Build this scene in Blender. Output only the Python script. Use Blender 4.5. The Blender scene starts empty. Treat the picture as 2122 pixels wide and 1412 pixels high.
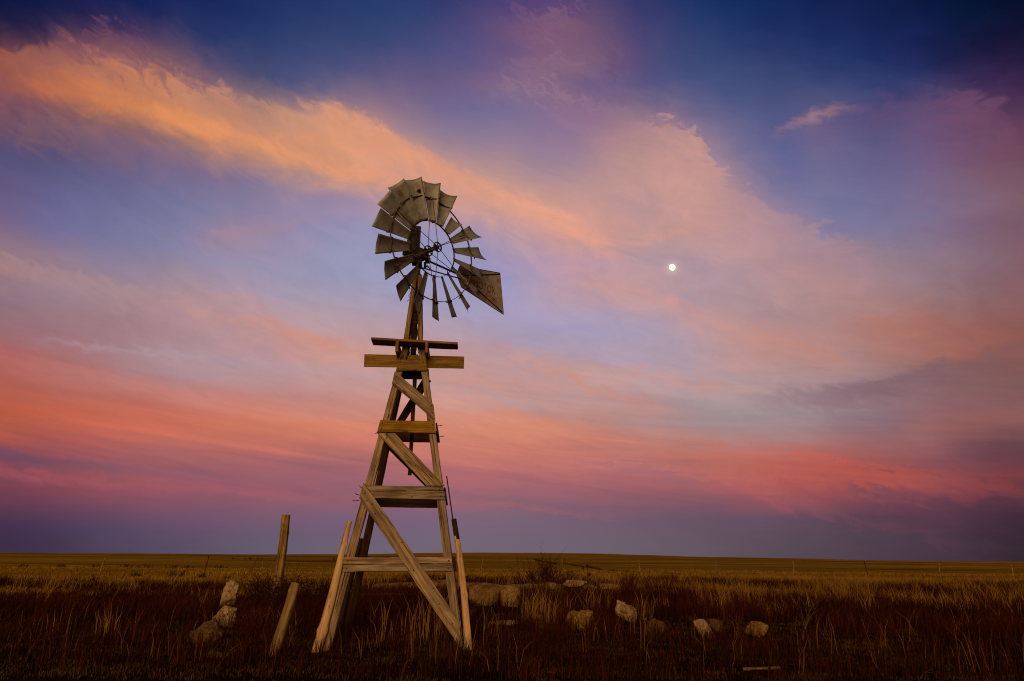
import bpy, bmesh, math, random
import numpy as np
from mathutils import Vector, Matrix, noise as mnoise

random.seed(7)
PI = math.pi
rad = math.radians
scene = bpy.context.scene
COL = scene.collection

# ------------------------------------------------------------------ camera
CAM_H = 1.5
PITCH, ROLL = rad(17.5), rad(0.5349)
cam_data = bpy.data.cameras.new('camera')
cam_data.lens = 24.0
cam_data.sensor_width = 36.0
cam_data.clip_end = 20000.0
cam = bpy.data.objects.new('camera', cam_data)
COL.objects.link(cam)
_f = Vector((0, math.cos(PITCH), math.sin(PITCH)))
_r0 = Vector((1, 0, 0))
_u0 = Vector((0, -math.sin(PITCH), math.cos(PITCH)))
_r = _r0 * math.cos(ROLL) + _u0 * math.sin(ROLL)
_u = _u0 * math.cos(ROLL) - _r0 * math.sin(ROLL)
cam.matrix_world = Matrix(((_r.x, _u.x, -_f.x, 0), (_r.y, _u.y, -_f.y, 0), (_r.z, _u.z, -_f.z, CAM_H), (0, 0, 0, 1)))
scene.camera = cam

# ------------------------------------------------------------------ exposure
scene.view_settings.view_transform = 'Standard'
scene.view_settings.look = 'None'
scene.view_settings.exposure = 0.0
scene.view_settings.gamma = 1.0
scene.cycles.filter_width = 1.1

# ------------------------------------------------------------------ sun: the warm afterglow low behind the viewer
SUN_EL = rad(16.0)
SUN_AZ = rad(180 + 4)            # compass direction the glow comes from, clockwise from +Y
SUN_DIR = Vector((math.sin(SUN_AZ) * math.cos(SUN_EL), math.cos(SUN_AZ) * math.cos(SUN_EL), math.sin(SUN_EL)))
sun_data = bpy.data.lights.new('sun', 'SUN')
sun_data.energy = 1.45
sun_data.color = (1.0, 0.66, 0.32)
sun_data.angle = rad(26)
sun = bpy.data.objects.new('sun', sun_data)
COL.objects.link(sun)
sun.rotation_euler = SUN_DIR.to_track_quat('Z', 'Y').to_euler()

# ------------------------------------------------------------------ sky
SKY_EL = [-1, 0.25, 1.5, 2.75, 4, 5.25, 6.5, 7.75, 9, 10.25, 11.5, 12.75, 14, 16, 18, 20, 22, 24, 26, 28, 30, 32, 34, 36, 38, 40, 42, 44, 46]
SKY = [  # lens edge falloff is put into these colours, darker towards the sides
    [(58, 46, 66), (58, 46, 66), (58, 46, 66), (71, 59, 79), (82, 72, 90), (92, 82, 100), (99, 91, 107), (103, 97, 110), (108, 99, 111), (111, 101, 113), (112, 102, 114), (112, 100, 112), (111, 99, 109), (107, 95, 105), (102, 89, 100), (97, 82, 93), (90, 76, 85), (82, 68, 78), (74, 58, 70), (64, 50, 62), (52, 40, 48), (52, 40, 48), (52, 40, 48)],
    [(61, 48, 71), (61, 47, 70), (61, 47, 70), (73, 60, 82), (83, 71, 93), (92, 81, 101), (99, 89, 107), (104, 94, 110), (108, 97, 113), (111, 100, 115), (113, 101, 115), (112, 99, 113), (111, 98, 110), (107, 95, 106), (103, 90, 101), (97, 83, 94), (90, 76, 87), (83, 69, 79), (75, 59, 72), (65, 51, 63), (52, 40, 49), (52, 40, 49), (52, 40, 48)],
    [(71, 52, 79), (70, 51, 78), (69, 51, 78), (78, 62, 89), (91, 73, 99), (100, 81, 105), (104, 88, 109), (108, 91, 113), (111, 94, 116), (114, 98, 118), (116, 100, 118), (114, 98, 115), (112, 96, 113), (109, 94, 109), (105, 89, 104), (99, 83, 97), (93, 77, 91), (85, 70, 83), (78, 61, 75), (71, 53, 68), (56, 40, 53), (56, 40, 53), (56, 41, 54)],
    [(104, 60, 78), (98, 59, 78), (93, 58, 79), (103, 68, 91), (112, 78, 100), (117, 83, 106), (120, 88, 110), (120, 92, 115), (120, 94, 118), (122, 96, 120), (124, 98, 119), (121, 98, 118), (117, 95, 114), (112, 91, 109), (106, 86, 104), (102, 81, 99), (100, 78, 96), (92, 70, 87), (88, 62, 78), (84, 56, 72), (64, 44, 60), (65, 44, 60), (66, 44, 61)],
    [(127, 68, 83), (122, 66, 82), (119, 65, 81), (138, 76, 89), (141, 82, 96), (137, 86, 102), (143, 90, 105), (143, 93, 107), (140, 95, 111), (141, 97, 114), (141, 98, 115), (133, 96, 113), (129, 92, 110), (127, 89, 105), (125, 87, 102), (126, 84, 99), (140, 82, 93), (135, 76, 86), (125, 70, 83), (105, 62, 77), (89, 52, 66), (95, 53, 65), (105, 56, 65)],
    [(140, 76, 86), (138, 76, 88), (135, 74, 87), (149, 82, 91), (157, 87, 96), (156, 89, 101), (160, 92, 102), (150, 92, 105), (147, 94, 108), (153, 97, 110), (159, 99, 110), (152, 97, 109), (153, 96, 107), (151, 94, 104), (151, 92, 101), (159, 92, 98), (166, 87, 90), (162, 81, 82), (152, 76, 80), (142, 74, 80), (126, 63, 68), (120, 61, 67), (114, 61, 68)],
    [(161, 82, 77), (145, 75, 82), (145, 77, 85), (153, 86, 92), (157, 92, 98), (157, 95, 102), (158, 97, 105), (157, 98, 107), (162, 100, 108), (172, 104, 108), (178, 106, 108), (174, 105, 108), (174, 105, 107), (172, 103, 106), (170, 102, 104), (175, 102, 101), (180, 96, 93), (175, 88, 82), (165, 85, 83), (132, 79, 86), (106, 64, 74), (101, 62, 74), (98, 64, 76)],
    [(187, 92, 69), (188, 92, 68), (175, 88, 75), (177, 94, 87), (180, 102, 95), (185, 106, 98), (188, 108, 100), (185, 110, 104), (186, 111, 107), (192, 115, 109), (197, 117, 109), (196, 116, 108), (192, 116, 108), (187, 115, 109), (183, 114, 109), (179, 114, 110), (179, 110, 107), (170, 101, 98), (151, 95, 97), (138, 89, 92), (111, 73, 81), (111, 74, 81), (124, 82, 84)],
    [(182, 93, 75), (185, 92, 70), (188, 94, 72), (196, 101, 82), (204, 108, 88), (204, 115, 95), (207, 120, 98), (208, 122, 102), (206, 123, 107), (207, 126, 110), (209, 129, 110), (210, 129, 108), (207, 126, 108), (200, 126, 111), (189, 127, 117), (177, 128, 123), (168, 127, 126), (157, 116, 118), (142, 105, 112), (149, 99, 99), (138, 89, 87), (131, 87, 88), (132, 89, 91)],
    [(175, 95, 86), (178, 94, 80), (183, 97, 81), (190, 105, 90), (199, 113, 97), (206, 122, 103), (209, 127, 104), (210, 129, 106), (210, 130, 108), (211, 132, 110), (213, 135, 112), (214, 136, 114), (202, 136, 120), (188, 137, 129), (176, 139, 138), (165, 140, 142), (162, 140, 144), (151, 128, 134), (139, 112, 121), (139, 99, 105), (135, 91, 94), (130, 89, 91), (128, 89, 91)],
    [(170, 99, 96), (173, 97, 90), (177, 103, 95), (180, 117, 113), (187, 125, 120), (197, 131, 123), (202, 132, 120), (200, 135, 125), (200, 137, 126), (203, 142, 128), (202, 144, 131), (196, 142, 132), (191, 142, 136), (186, 142, 138), (181, 142, 141), (171, 147, 150), (167, 146, 149), (157, 137, 143), (143, 118, 126), (137, 101, 106), (131, 91, 92), (125, 88, 90), (131, 88, 87)],
    [(156, 103, 108), (168, 100, 100), (170, 108, 108), (171, 124, 127), (174, 138, 144), (183, 144, 148), (190, 144, 143), (195, 143, 139), (195, 144, 138), (198, 147, 138), (197, 148, 140), (188, 146, 142), (187, 146, 145), (185, 146, 146), (181, 147, 149), (173, 150, 155), (171, 147, 150), (167, 139, 143), (154, 123, 129), (141, 104, 107), (135, 91, 89), (136, 88, 84), (142, 88, 80)],
    [(140, 109, 121), (150, 105, 113), (162, 113, 119), (165, 125, 134), (172, 138, 146), (178, 146, 153), (184, 148, 154), (191, 150, 149), (192, 151, 150), (196, 149, 144), (198, 148, 141), (193, 147, 142), (190, 148, 145), (185, 151, 152), (178, 153, 160), (175, 152, 160), (177, 147, 150), (176, 140, 140), (165, 127, 127), (157, 110, 105), (147, 94, 86), (141, 89, 82), (141, 91, 86)],
    [(144, 117, 133), (140, 113, 130), (149, 118, 130), (157, 124, 132), (168, 135, 142), (179, 143, 148), (187, 142, 143), (204, 149, 139), (196, 152, 147), (194, 150, 148), (190, 150, 152), (181, 152, 162), (177, 153, 168), (175, 154, 171), (174, 154, 170), (178, 149, 157), (192, 144, 138), (186, 138, 133), (174, 130, 126), (163, 115, 110), (147, 100, 98), (138, 92, 91), (136, 92, 96)],
    [(155, 120, 127), (157, 122, 128), (152, 127, 142), (165, 135, 142), (170, 136, 142), (183, 143, 147), (192, 151, 153), (185, 154, 160), (182, 152, 161), (179, 152, 164), (175, 153, 170), (169, 155, 181), (167, 155, 185), (168, 155, 183), (174, 154, 174), (185, 150, 155), (180, 143, 145), (170, 136, 139), (171, 130, 129), (161, 120, 121), (139, 104, 110), (133, 93, 100), (129, 94, 103)],
    [(118, 100, 133), (138, 111, 132), (145, 122, 140), (145, 128, 153), (162, 138, 152), (168, 145, 161), (167, 150, 171), (165, 153, 174), (166, 153, 176), (163, 154, 181), (162, 154, 186), (164, 154, 188), (169, 154, 183), (175, 154, 176), (180, 153, 166), (180, 148, 157), (176, 145, 152), (179, 142, 144), (175, 135, 137), (153, 124, 133), (135, 108, 121), (127, 93, 105), (125, 92, 108)],
    [(98, 88, 127), (109, 95, 132), (111, 107, 151), (123, 120, 156), (136, 131, 163), (148, 140, 169), (153, 146, 174), (152, 150, 179), (155, 154, 185), (155, 153, 189), (155, 151, 190), (161, 152, 187), (181, 152, 168), (192, 151, 155), (188, 150, 152), (175, 147, 159), (179, 146, 154), (179, 141, 145), (159, 130, 142), (136, 121, 144), (129, 105, 130), (125, 92, 107), (125, 92, 105)],
    [(87, 82, 121), (95, 86, 125), (105, 102, 145), (115, 113, 152), (128, 124, 159), (153, 132, 157), (153, 139, 169), (147, 146, 179), (150, 151, 185), (151, 151, 188), (155, 149, 187), (165, 148, 181), (184, 150, 169), (188, 150, 162), (180, 150, 159), (181, 148, 156), (186, 147, 150), (172, 138, 149), (137, 124, 155), (123, 116, 150), (125, 105, 133), (124, 91, 103), (121, 87, 98)],
    [(87, 74, 111), (85, 80, 121), (96, 93, 133), (109, 105, 146), (120, 117, 153), (135, 125, 158), (146, 132, 164), (149, 140, 175), (150, 148, 182), (155, 146, 180), (164, 147, 174), (181, 150, 165), (208, 155, 149), (209, 154, 143), (189, 148, 146), (195, 149, 145), (185, 144, 147), (151, 129, 152), (121, 118, 155), (115, 109, 146), (121, 99, 127), (116, 83, 99), (105, 71, 95)],
    [(111, 73, 95), (97, 75, 104), (104, 85, 116), (119, 100, 129), (126, 108, 139), (132, 117, 147), (146, 128, 152), (153, 133, 161), (176, 145, 159), (192, 151, 153), (201, 153, 150), (207, 156, 147), (213, 157, 141), (202, 152, 143), (186, 146, 147), (200, 152, 145), (173, 138, 148), (123, 115, 152), (113, 110, 149), (106, 98, 139), (111, 88, 123), (105, 71, 98), (95, 59, 88)],
    [(152, 85, 76), (137, 84, 89), (135, 93, 94), (150, 107, 105), (168, 122, 111), (179, 131, 120), (188, 138, 123), (209, 149, 122), (214, 153, 133), (215, 155, 135), (212, 155, 137), (202, 153, 140), (190, 147, 144), (184, 145, 145), (192, 148, 144), (198, 150, 144), (155, 129, 147), (104, 104, 147), (107, 101, 141), (94, 88, 129), (103, 80, 116), (89, 59, 92), (59, 39, 76)],
    [(83, 52, 67), (158, 93, 81), (200, 119, 81), (189, 123, 92), (217, 140, 96), (205, 141, 110), (223, 151, 112), (220, 152, 120), (212, 152, 129), (195, 146, 135), (183, 143, 140), (170, 138, 144), (158, 131, 148), (167, 134, 146), (190, 146, 141), (174, 137, 144), (129, 115, 145), (94, 96, 139), (108, 94, 132), (84, 77, 121), (73, 63, 104), (53, 40, 78), (34, 26, 56)],
    [(20, 26, 61), (66, 47, 78), (155, 98, 91), (176, 114, 95), (165, 117, 106), (149, 115, 117), (188, 138, 123), (187, 138, 127), (173, 133, 134), (150, 125, 142), (140, 121, 147), (143, 121, 148), (141, 117, 148), (155, 123, 144), (174, 132, 138), (147, 119, 140), (107, 101, 139), (81, 87, 129), (77, 80, 122), (53, 63, 110), (37, 44, 90), (28, 29, 63), (19, 20, 45)],
    [(14, 24, 58), (21, 29, 71), (57, 45, 85), (96, 72, 97), (90, 77, 108), (76, 78, 115), (87, 87, 127), (123, 104, 130), (130, 107, 133), (118, 103, 140), (113, 104, 145), (120, 108, 146), (132, 109, 143), (141, 110, 138), (134, 108, 133), (102, 96, 133), (76, 85, 128), (65, 75, 120), (51, 64, 111), (33, 48, 97), (25, 34, 78), (14, 24, 53), (12, 18, 40)],
    [(14, 24, 58), (18, 28, 71), (21, 33, 82), (37, 45, 93), (43, 56, 103), (50, 64, 110), (65, 74, 118), (79, 81, 123), (96, 86, 127), (103, 89, 130), (116, 96, 133), (129, 104, 135), (130, 101, 132), (115, 94, 130), (88, 83, 127), (73, 80, 124), (61, 74, 119), (51, 63, 110), (35, 50, 99), (26, 38, 85), (17, 28, 64), (8, 23, 50), (12, 18, 40)],
    [(14, 24, 60), (18, 28, 73), (22, 34, 83), (25, 37, 88), (30, 44, 95), (39, 55, 103), (50, 64, 110), (56, 69, 114), (65, 73, 118), (79, 79, 126), (95, 84, 129), (111, 88, 128), (124, 94, 122), (117, 90, 119), (88, 76, 118), (63, 69, 115), (44, 61, 109), (32, 49, 99), (25, 40, 87), (21, 31, 74), (16, 27, 64), (8, 24, 52), (12, 18, 40)],
    [(15, 25, 62), (19, 29, 75), (22, 34, 84), (25, 37, 89), (29, 43, 94), (34, 50, 100), (38, 54, 104), (42, 61, 108), (47, 65, 112), (64, 69, 117), (86, 75, 121), (106, 80, 120), (117, 85, 117), (104, 80, 114), (69, 64, 110), (46, 57, 106), (29, 49, 99), (22, 43, 91), (22, 38, 84), (21, 32, 75), (17, 28, 65), (8, 24, 53), (11, 19, 41)],
    [(16, 26, 64), (19, 30, 77), (23, 35, 85), (26, 37, 89), (30, 44, 95), (34, 50, 100), (38, 54, 104), (37, 58, 107), (40, 59, 108), (49, 56, 108), (64, 60, 112), (79, 66, 116), (86, 67, 114), (78, 64, 110), (54, 55, 105), (38, 51, 101), (26, 47, 97), (23, 43, 92), (22, 38, 85), (22, 33, 76), (18, 28, 66), (9, 25, 55), (10, 20, 43)],
    [(16, 26, 67), (20, 31, 78), (23, 35, 86), (26, 38, 90), (30, 45, 96), (35, 51, 101), (38, 54, 104), (37, 59, 107), (40, 59, 108), (50, 56, 108), (64, 60, 112), (79, 66, 116), (86, 67, 114), (78, 64, 110), (55, 56, 105), (38, 51, 101), (27, 48, 97), (23, 44, 93), (22, 39, 85), (22, 33, 77), (19, 29, 68), (11, 25, 57), (9, 21, 45)],
]
CLOUDS = [
    dict(soft=1, rag=1.5, pts=[(-42.47, 32.54, (175, 98, 70), 0.62, 4), (-40.94, 33.65, (165, 100, 82), 0.69, 4), (-38.94, 34.58, (160, 100, 90), 0.75, 4.5), (-36.31, 34.85, (185, 118, 95), 0.81, 4.5), (-33.45, 34.76, (195, 125, 95), 0.88, 4), (-30.85, 34.71, (195, 130, 100), 0.88, 4), (-28.14, 34.67, (190, 132, 108), 1.0, 4), (-24.57, 34.95, (185, 132, 115), 1.0, 3.5), (-22.43, 34.59, (195, 140, 115), 1.0, 3.5), (-19.07, 35.04, (200, 145, 118), 1.0, 3.5), (-16.92, 35.39, (215, 150, 115), 1.0, 4), (-13.22, 34.37, (218, 152, 118), 0.88, 3.5), (-9.46, 32.9, (215, 152, 125), 0.56, 3), (-5.26, 31.48, (215, 152, 130), 0.25, 3), (-0.63, 29.7, (215, 152, 130), 0.0, 3)]),
    dict(soft=1.2, rag=2.6, pts=[(-40.02, 34.97, (80, 52, 88), 0.0, 3), (-37.88, 35.62, (112, 68, 92), 0.62, 3), (-35.98, 36.32, (116, 74, 98), 0.69, 3.5), (-33.4, 36.09, (100, 70, 105), 0.5, 3.5), (-30.36, 36.03, (100, 75, 110), 0.44, 3), (-28.32, 35.58, (110, 80, 115), 0.44, 2.5), (-26.25, 35.25, (100, 80, 118), 0.0, 2)]),
    dict(soft=0.55, rag=1.9, pts=[(9.57, 34.62, (180, 138, 142), 0.0, 4), (11.9, 35.16, (180, 138, 140), 0.44, 5), (15.07, 35.19, (200, 150, 140), 0.75, 6), (17.15, 33.84, (200, 150, 138), 0.88, 6), (18.01, 32.89, (195, 145, 140), 0.81, 5), (18.56, 30.86, (192, 148, 145), 0.81, 5), (20.41, 28.74, (185, 142, 145), 0.75, 4), (22.99, 26.86, (175, 140, 148), 0.62, 4), (26.53, 24.85, (170, 135, 145), 0.62, 4), (29.16, 23.12, (165, 130, 142), 0.56, 4), (31.37, 21.96, (152, 126, 140), 0.56, 4), (33.85, 21.17, (140, 118, 132), 0.5, 4), (37.51, 21.11, (132, 106, 120), 0.25, 4), (39.57, 21.08, (132, 100, 115), 0.0, 4)]),
    dict(soft=0.5, rag=0.6, pts=[(23.35, 32.62, (150, 112, 132), 0.0, 1), (24.59, 32.84, (150, 112, 132), 0.62, 1.2), (27.08, 33.47, (156, 116, 130), 1.0, 1.6), (29.38, 33.4, (150, 108, 125), 0.88, 1.2), (31.15, 32.81, (120, 88, 120), 0.44, 1), (32.51, 32.34, (120, 88, 120), 0.0, 1)]),
    dict(soft=1.6, rag=2.2, pts=[(30.72, 32.48, (110, 76, 112), 0.0, 3), (33.01, 33.04, (110, 76, 110), 0.44, 3), (34.93, 32.14, (112, 78, 112), 0.38, 4), (36.92, 32.0, (118, 78, 108), 0.62, 5), (39.11, 31.68, (122, 80, 105), 0.69, 6), (40.1, 30.59, (118, 76, 102), 0.62, 6), (41.22, 28.74, (100, 62, 88), 0.5, 6)]),
    dict(soft=0.7, rag=0.8, pts=[(-39.37, 19.62, (172, 132, 130), 0.75, 2.2), (-35.85, 19.43, (170, 134, 138), 0.75, 2.4), (-31.41, 19.28, (174, 140, 145), 0.75, 2.6), (-26.64, 19.36, (178, 143, 148), 0.75, 3), (-21.94, 19.92, (184, 148, 155), 0.75, 3), (-20.33, 19.29, (176, 152, 165), 0.62, 2.5), (-16.0, 19.31, (182, 155, 165), 0.56, 2.5), (-11.06, 18.85, (182, 155, 162), 0.38, 2), (-4.72, 18.05, (190, 152, 155), 0.38, 2.5), (-0.04, 17.14, (198, 150, 142), 0.69, 2.6), (5.85, 16.02, (196, 152, 145), 0.75, 2.4), (11.97, 15.02, (196, 150, 145), 0.75, 2.2), (17.01, 13.85, (194, 142, 132), 0.75, 1.8), (19.96, 13.08, (185, 145, 142), 0.25, 1.6), (22.79, 12.31, (175, 145, 145), 0.0, 1.6)]),
    dict(soft=0.7, rag=1, pts=[(1.65, 22.19, (185, 152, 168), 0.0, 2.5), (5.13, 22.35, (188, 152, 160), 0.5, 3), (9.42, 22.0, (198, 152, 150), 0.75, 3), (14.39, 21.09, (200, 150, 148), 0.88, 3.2), (17.48, 19.46, (198, 150, 148), 0.75, 3.4), (20.45, 17.94, (196, 142, 132), 0.88, 3), (24.04, 16.88, (192, 135, 122), 0.81, 3), (26.36, 15.67, (188, 132, 118), 0.62, 2.4), (28.2, 14.18, (180, 130, 125), 0.0, 2)]),
    dict(soft=0.9, rag=0.55, pts=[(-19.61, 35.76, (212, 148, 120), 0.0, 2.5), (-16.95, 35.63, (218, 150, 118), 0.75, 3.0), (-13.81, 34.91, (222, 152, 118), 1.0, 3.2), (-9.96, 33.56, (224, 154, 122), 1.0, 3.2), (-6.21, 32.19, (226, 156, 126), 1.0, 3.0), (-2.49, 30.97, (226, 158, 132), 1.0, 2.9), (1.65, 29.63, (228, 160, 134), 1.0, 3.0), (5.25, 28.17, (226, 158, 134), 0.94, 3), (7.87, 26.66, (220, 156, 138), 0.69, 2.6), (10.0, 25.33, (205, 152, 145), 0.38, 2), (12.07, 24.02, (192, 150, 150), 0.0, 2)]),
    dict(soft=0.5, rag=0.7, pts=[(-26.63, 23.95, (160, 132, 155), 0.0, 2), (-25.61, 24.51, (166, 134, 152), 0.62, 2), (-23.75, 24.78, (166, 134, 152), 0.5, 1.6), (-20.74, 25.73, (168, 136, 152), 0.62, 1.2), (-18.05, 26.97, (166, 136, 155), 0.5, 1), (-16.42, 27.42, (160, 136, 160), 0.0, 1)]),
    dict(soft=0.5, rag=1.3, pts=[(9.69, 9.06, (205, 118, 92), 0.0, 2), (14.34, 8.75, (205, 112, 88), 0.5, 3), (19.52, 8.38, (200, 108, 88), 0.5, 4), (23.7, 8.0, (196, 98, 84), 0.53, 4), (26.9, 6.95, (198, 90, 74), 0.56, 3.2), (29.06, 6.59, (195, 90, 72), 0.62, 3), (31.98, 6.0, (175, 82, 74), 0.44, 2.5), (35.0, 5.5, (150, 68, 66), 0.5, 2), (36.58, 5.1, (140, 62, 62), 0.38, 2)]),
    dict(soft=1.3, rag=0.45, pts=[(-42.22, 31.61, (188, 100, 62), 0.0, 2.5), (-39.56, 31.97, (196, 108, 66), 0.62, 2.6), (-35.41, 32.53, (212, 128, 78), 0.75, 2.8), (-31.52, 32.59, (222, 140, 90), 1.0, 2.8), (-26.93, 32.41, (226, 146, 98), 1.0, 2.8), (-21.63, 32.1, (230, 152, 106), 1.0, 2.7), (-16.47, 31.63, (230, 154, 114), 0.94, 2.4), (-12.46, 31.11, (228, 155, 120), 0.88, 2.2), (-8.84, 30.49, (224, 155, 128), 0.5, 2), (-5.18, 29.64, (222, 154, 132), 0.0, 2)]),
    dict(soft=0.8, rag=1.6, pts=[(-41.57, 29.1, (128, 86, 96), 0.62, 3), (-39.76, 29.03, (130, 92, 102), 0.62, 3), (-37.08, 29.64, (138, 100, 104), 0.62, 3), (-34.07, 29.58, (132, 98, 118), 0.5, 3), (-30.53, 29.47, (124, 98, 128), 0.38, 3), (-26.77, 29.31, (122, 102, 138), 0.0, 3)]),
    dict(soft=0.45, rag=0.5, pts=[(-36.77, 6.77, (112, 72, 96), 0.88, 1.5), (-32.56, 6.43, (122, 80, 98), 0.88, 1.4), (-27.33, 6.13, (138, 90, 104), 0.75, 1.2), (-20.6, 6.01, (146, 96, 106), 0.75, 1.3), (-14.03, 5.99, (150, 98, 110), 0.75, 1.3), (-7.84, 5.48, (150, 100, 112), 0.62, 1.2), (-2.3, 4.96, (140, 98, 112), 0.62, 1.2), (4.81, 4.17, (132, 94, 110), 0.62, 1.1), (11.36, 3.56, (128, 88, 104), 0.38, 1), (16.89, 3.09, (120, 84, 100), 0.0, 1)]),
    dict(soft=0.4, rag=0.5, pts=[(-36.5, 5.39, (165, 82, 90), 0.75, 1.0), (-32.34, 5.18, (168, 84, 92), 0.75, 1.0), (-26.2, 4.94, (165, 90, 98), 0.62, 0.9), (-17.6, 4.74, (160, 94, 104), 0.62, 1), (-8.17, 4.25, (156, 94, 104), 0.5, 0.8), (0.08, 4.29, (168, 98, 104), 0.69, 0.7), (5.58, 3.48, (156, 94, 104), 0.5, 0.6), (10.19, 2.93, (140, 90, 104), 0.0, 0.5)]),
    dict(soft=0.9, rag=1.2, pts=[(12.73, 7.64, (180, 104, 102), 0.0, 1.6), (16.43, 6.61, (184, 100, 96), 0.44, 1.8), (19.95, 5.41, (176, 94, 94), 0.5, 1.8), (23.27, 4.26, (154, 86, 92), 0.44, 1.6), (27.02, 3.11, (128, 74, 84), 0.38, 1.4), (30.82, 2.19, (106, 62, 76), 0.38, 1.3), (34.29, 1.27, (92, 56, 70), 0.31, 1.2), (35.83, 0.81, (80, 50, 64), 0.0, 1.2)]),
    dict(soft=1, rag=1, pts=[(26.33, 18.08, (176, 118, 108), 0.0, 4), (29.09, 18.05, (178, 114, 100), 0.56, 5), (31.66, 17.64, (172, 108, 94), 0.62, 5), (34.63, 16.77, (160, 98, 88), 0.5, 4.5), (37.45, 16.24, (150, 90, 82), 0.5, 4), (38.58, 16.02, (146, 88, 80), 0.5, 4)]),
    dict(soft=0.9, rag=0.9, pts=[(16.93, 12.81, (160, 138, 146), 0.0, 1.5), (20.67, 12.8, (148, 126, 136), 0.62, 2.2), (24.28, 12.96, (136, 110, 122), 0.81, 3), (28.39, 13.14, (128, 98, 110), 0.88, 3.4), (32.3, 13.73, (126, 94, 102), 0.81, 3), (35.66, 14.2, (124, 90, 98), 0.62, 2.4), (38.33, 14.68, (120, 86, 94), 0.5, 2)]),
    dict(soft=1.4, rag=2.6, pts=[(-3.34, 42.38, (104, 78, 120), 0.0, 3), (-0.37, 43.24, (118, 86, 120), 0.5, 3.5), (3.14, 43.54, (128, 92, 118), 0.69, 4), (6.14, 43.8, (130, 92, 116), 0.75, 4.5), (7.7, 43.09, (118, 82, 114), 0.62, 4), (9.45, 41.04, (98, 72, 114), 0.5, 3.5), (12.76, 40.47, (92, 72, 114), 0.38, 3), (15.01, 39.47, (80, 72, 116), 0.0, 2)]),
    dict(soft=1.1, rag=2.2, pts=[(-2.74, 39.43, (120, 98, 132), 0.0, 2), (-0.32, 40.28, (132, 104, 132), 0.56, 2.4), (3.11, 40.53, (138, 106, 130), 0.62, 2.6), (6.51, 40.14, (136, 104, 130), 0.56, 2.6), (9.32, 38.65, (118, 98, 134), 0.38, 2), (11.56, 37.06, (105, 92, 134), 0.0, 2)]),
    dict(soft=0.9, rag=1.9, pts=[(-3.17, 37.9, (128, 108, 140), 0.0, 1.2), (-0.78, 38.6, (144, 116, 134), 0.62, 1.5), (2.6, 38.45, (150, 120, 136), 0.62, 1.6), (5.7, 37.51, (150, 120, 136), 0.62, 1.6), (8.28, 36.77, (146, 118, 138), 0.5, 1.6), (11.02, 35.74, (150, 120, 138), 0.38, 1.6), (12.78, 34.78, (160, 125, 138), 0.0, 1.5)]),
    dict(soft=0.5, rag=0.9, pts=[(-31.6, 18.53, (176, 142, 145), 0.0, 1), (-27.35, 18.5, (190, 146, 144), 0.56, 1.3), (-23.95, 18.27, (198, 146, 138), 0.69, 1.4), (-20.57, 18.11, (206, 144, 130), 0.81, 1.5), (-16.99, 17.25, (208, 142, 126), 0.81, 1.5), (-12.87, 16.65, (204, 144, 132), 0.62, 1.4), (-8.39, 15.88, (198, 146, 140), 0.0, 1)]),
    dict(soft=0.6, rag=0.8, pts=[(-38.67, 16.27, (146, 112, 122), 0.62, 2), (-34.99, 16.59, (156, 120, 126), 0.62, 2.1), (-30.97, 16.79, (160, 124, 130), 0.62, 2.2), (-26.22, 16.6, (168, 132, 138), 0.5, 2), (-21.85, 16.27, (176, 142, 148), 0.0, 1.5)]),
    dict(soft=0.35, rag=0.7, pts=[(-37.36, 13.95, (164, 130, 142), 0.0, 0.8), (-34.0, 14.49, (172, 144, 154), 0.56, 0.9), (-29.33, 14.75, (176, 150, 160), 0.62, 0.9), (-23.66, 14.77, (180, 152, 162), 0.62, 0.9), (-17.9, 14.76, (184, 154, 162), 0.56, 0.9), (-12.38, 14.55, (184, 154, 160), 0.38, 0.9), (-6.65, 13.95, (182, 154, 160), 0.5, 1), (-1.92, 13.67, (178, 152, 158), 0.56, 1), (2.81, 11.86, (176, 148, 154), 0.5, 1.2), (7.35, 10.47, (172, 144, 148), 0.0, 1)]),
    dict(soft=0.6, rag=1, pts=[(-38.14, 13.73, (176, 98, 94), 0.69, 2), (-35.5, 13.07, (184, 108, 102), 0.69, 2), (-31.69, 12.63, (192, 118, 108), 0.69, 2), (-26.97, 12.02, (198, 126, 116), 0.69, 2), (-20.7, 12.05, (202, 132, 120), 0.62, 2), (-14.51, 11.66, (205, 138, 124), 0.56, 2), (-6.55, 11.71, (212, 138, 116), 0.69, 2.4), (0.14, 11.77, (216, 138, 112), 0.75, 2.6), (5.46, 10.97, (210, 132, 110), 0.69, 2.4), (9.32, 9.81, (196, 124, 112), 0.44, 2), (12.81, 8.99, (185, 120, 112), 0.0, 2)]),
    dict(soft=0.6, rag=0.6, pts=[(-37.35, 9.73, (188, 90, 66), 0.75, 2), (-31.24, 10.03, (198, 102, 80), 0.75, 2), (-23.04, 10.13, (208, 118, 94), 0.69, 1.9), (-12.39, 10.45, (212, 128, 104), 0.62, 1.8), (-6.48, 10.28, (210, 130, 108), 0.0, 1.6)]),
    dict(soft=0.5, rag=1.2, pts=[(-1.72, 16.3, (194, 148, 146), 0.0, 1), (2.83, 15.64, (204, 142, 124), 0.62, 1.3), (6.88, 14.07, (206, 138, 118), 0.69, 1.4), (10.26, 13.1, (198, 138, 124), 0.56, 1.4), (12.69, 12.23, (188, 138, 132), 0.5, 1.3), (15.28, 11.35, (178, 140, 142), 0.0, 1)]),
    dict(soft=0.4, rag=0.9, pts=[(8.25, 25.15, (190, 148, 150), 0.0, 0.8), (10.01, 25.53, (200, 152, 146), 0.56, 1), (12.63, 26.2, (204, 152, 142), 0.69, 1.1), (15.63, 26.54, (204, 150, 140), 0.62, 1.2), (18.12, 26.42, (196, 148, 146), 0.0, 1)]),
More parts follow.
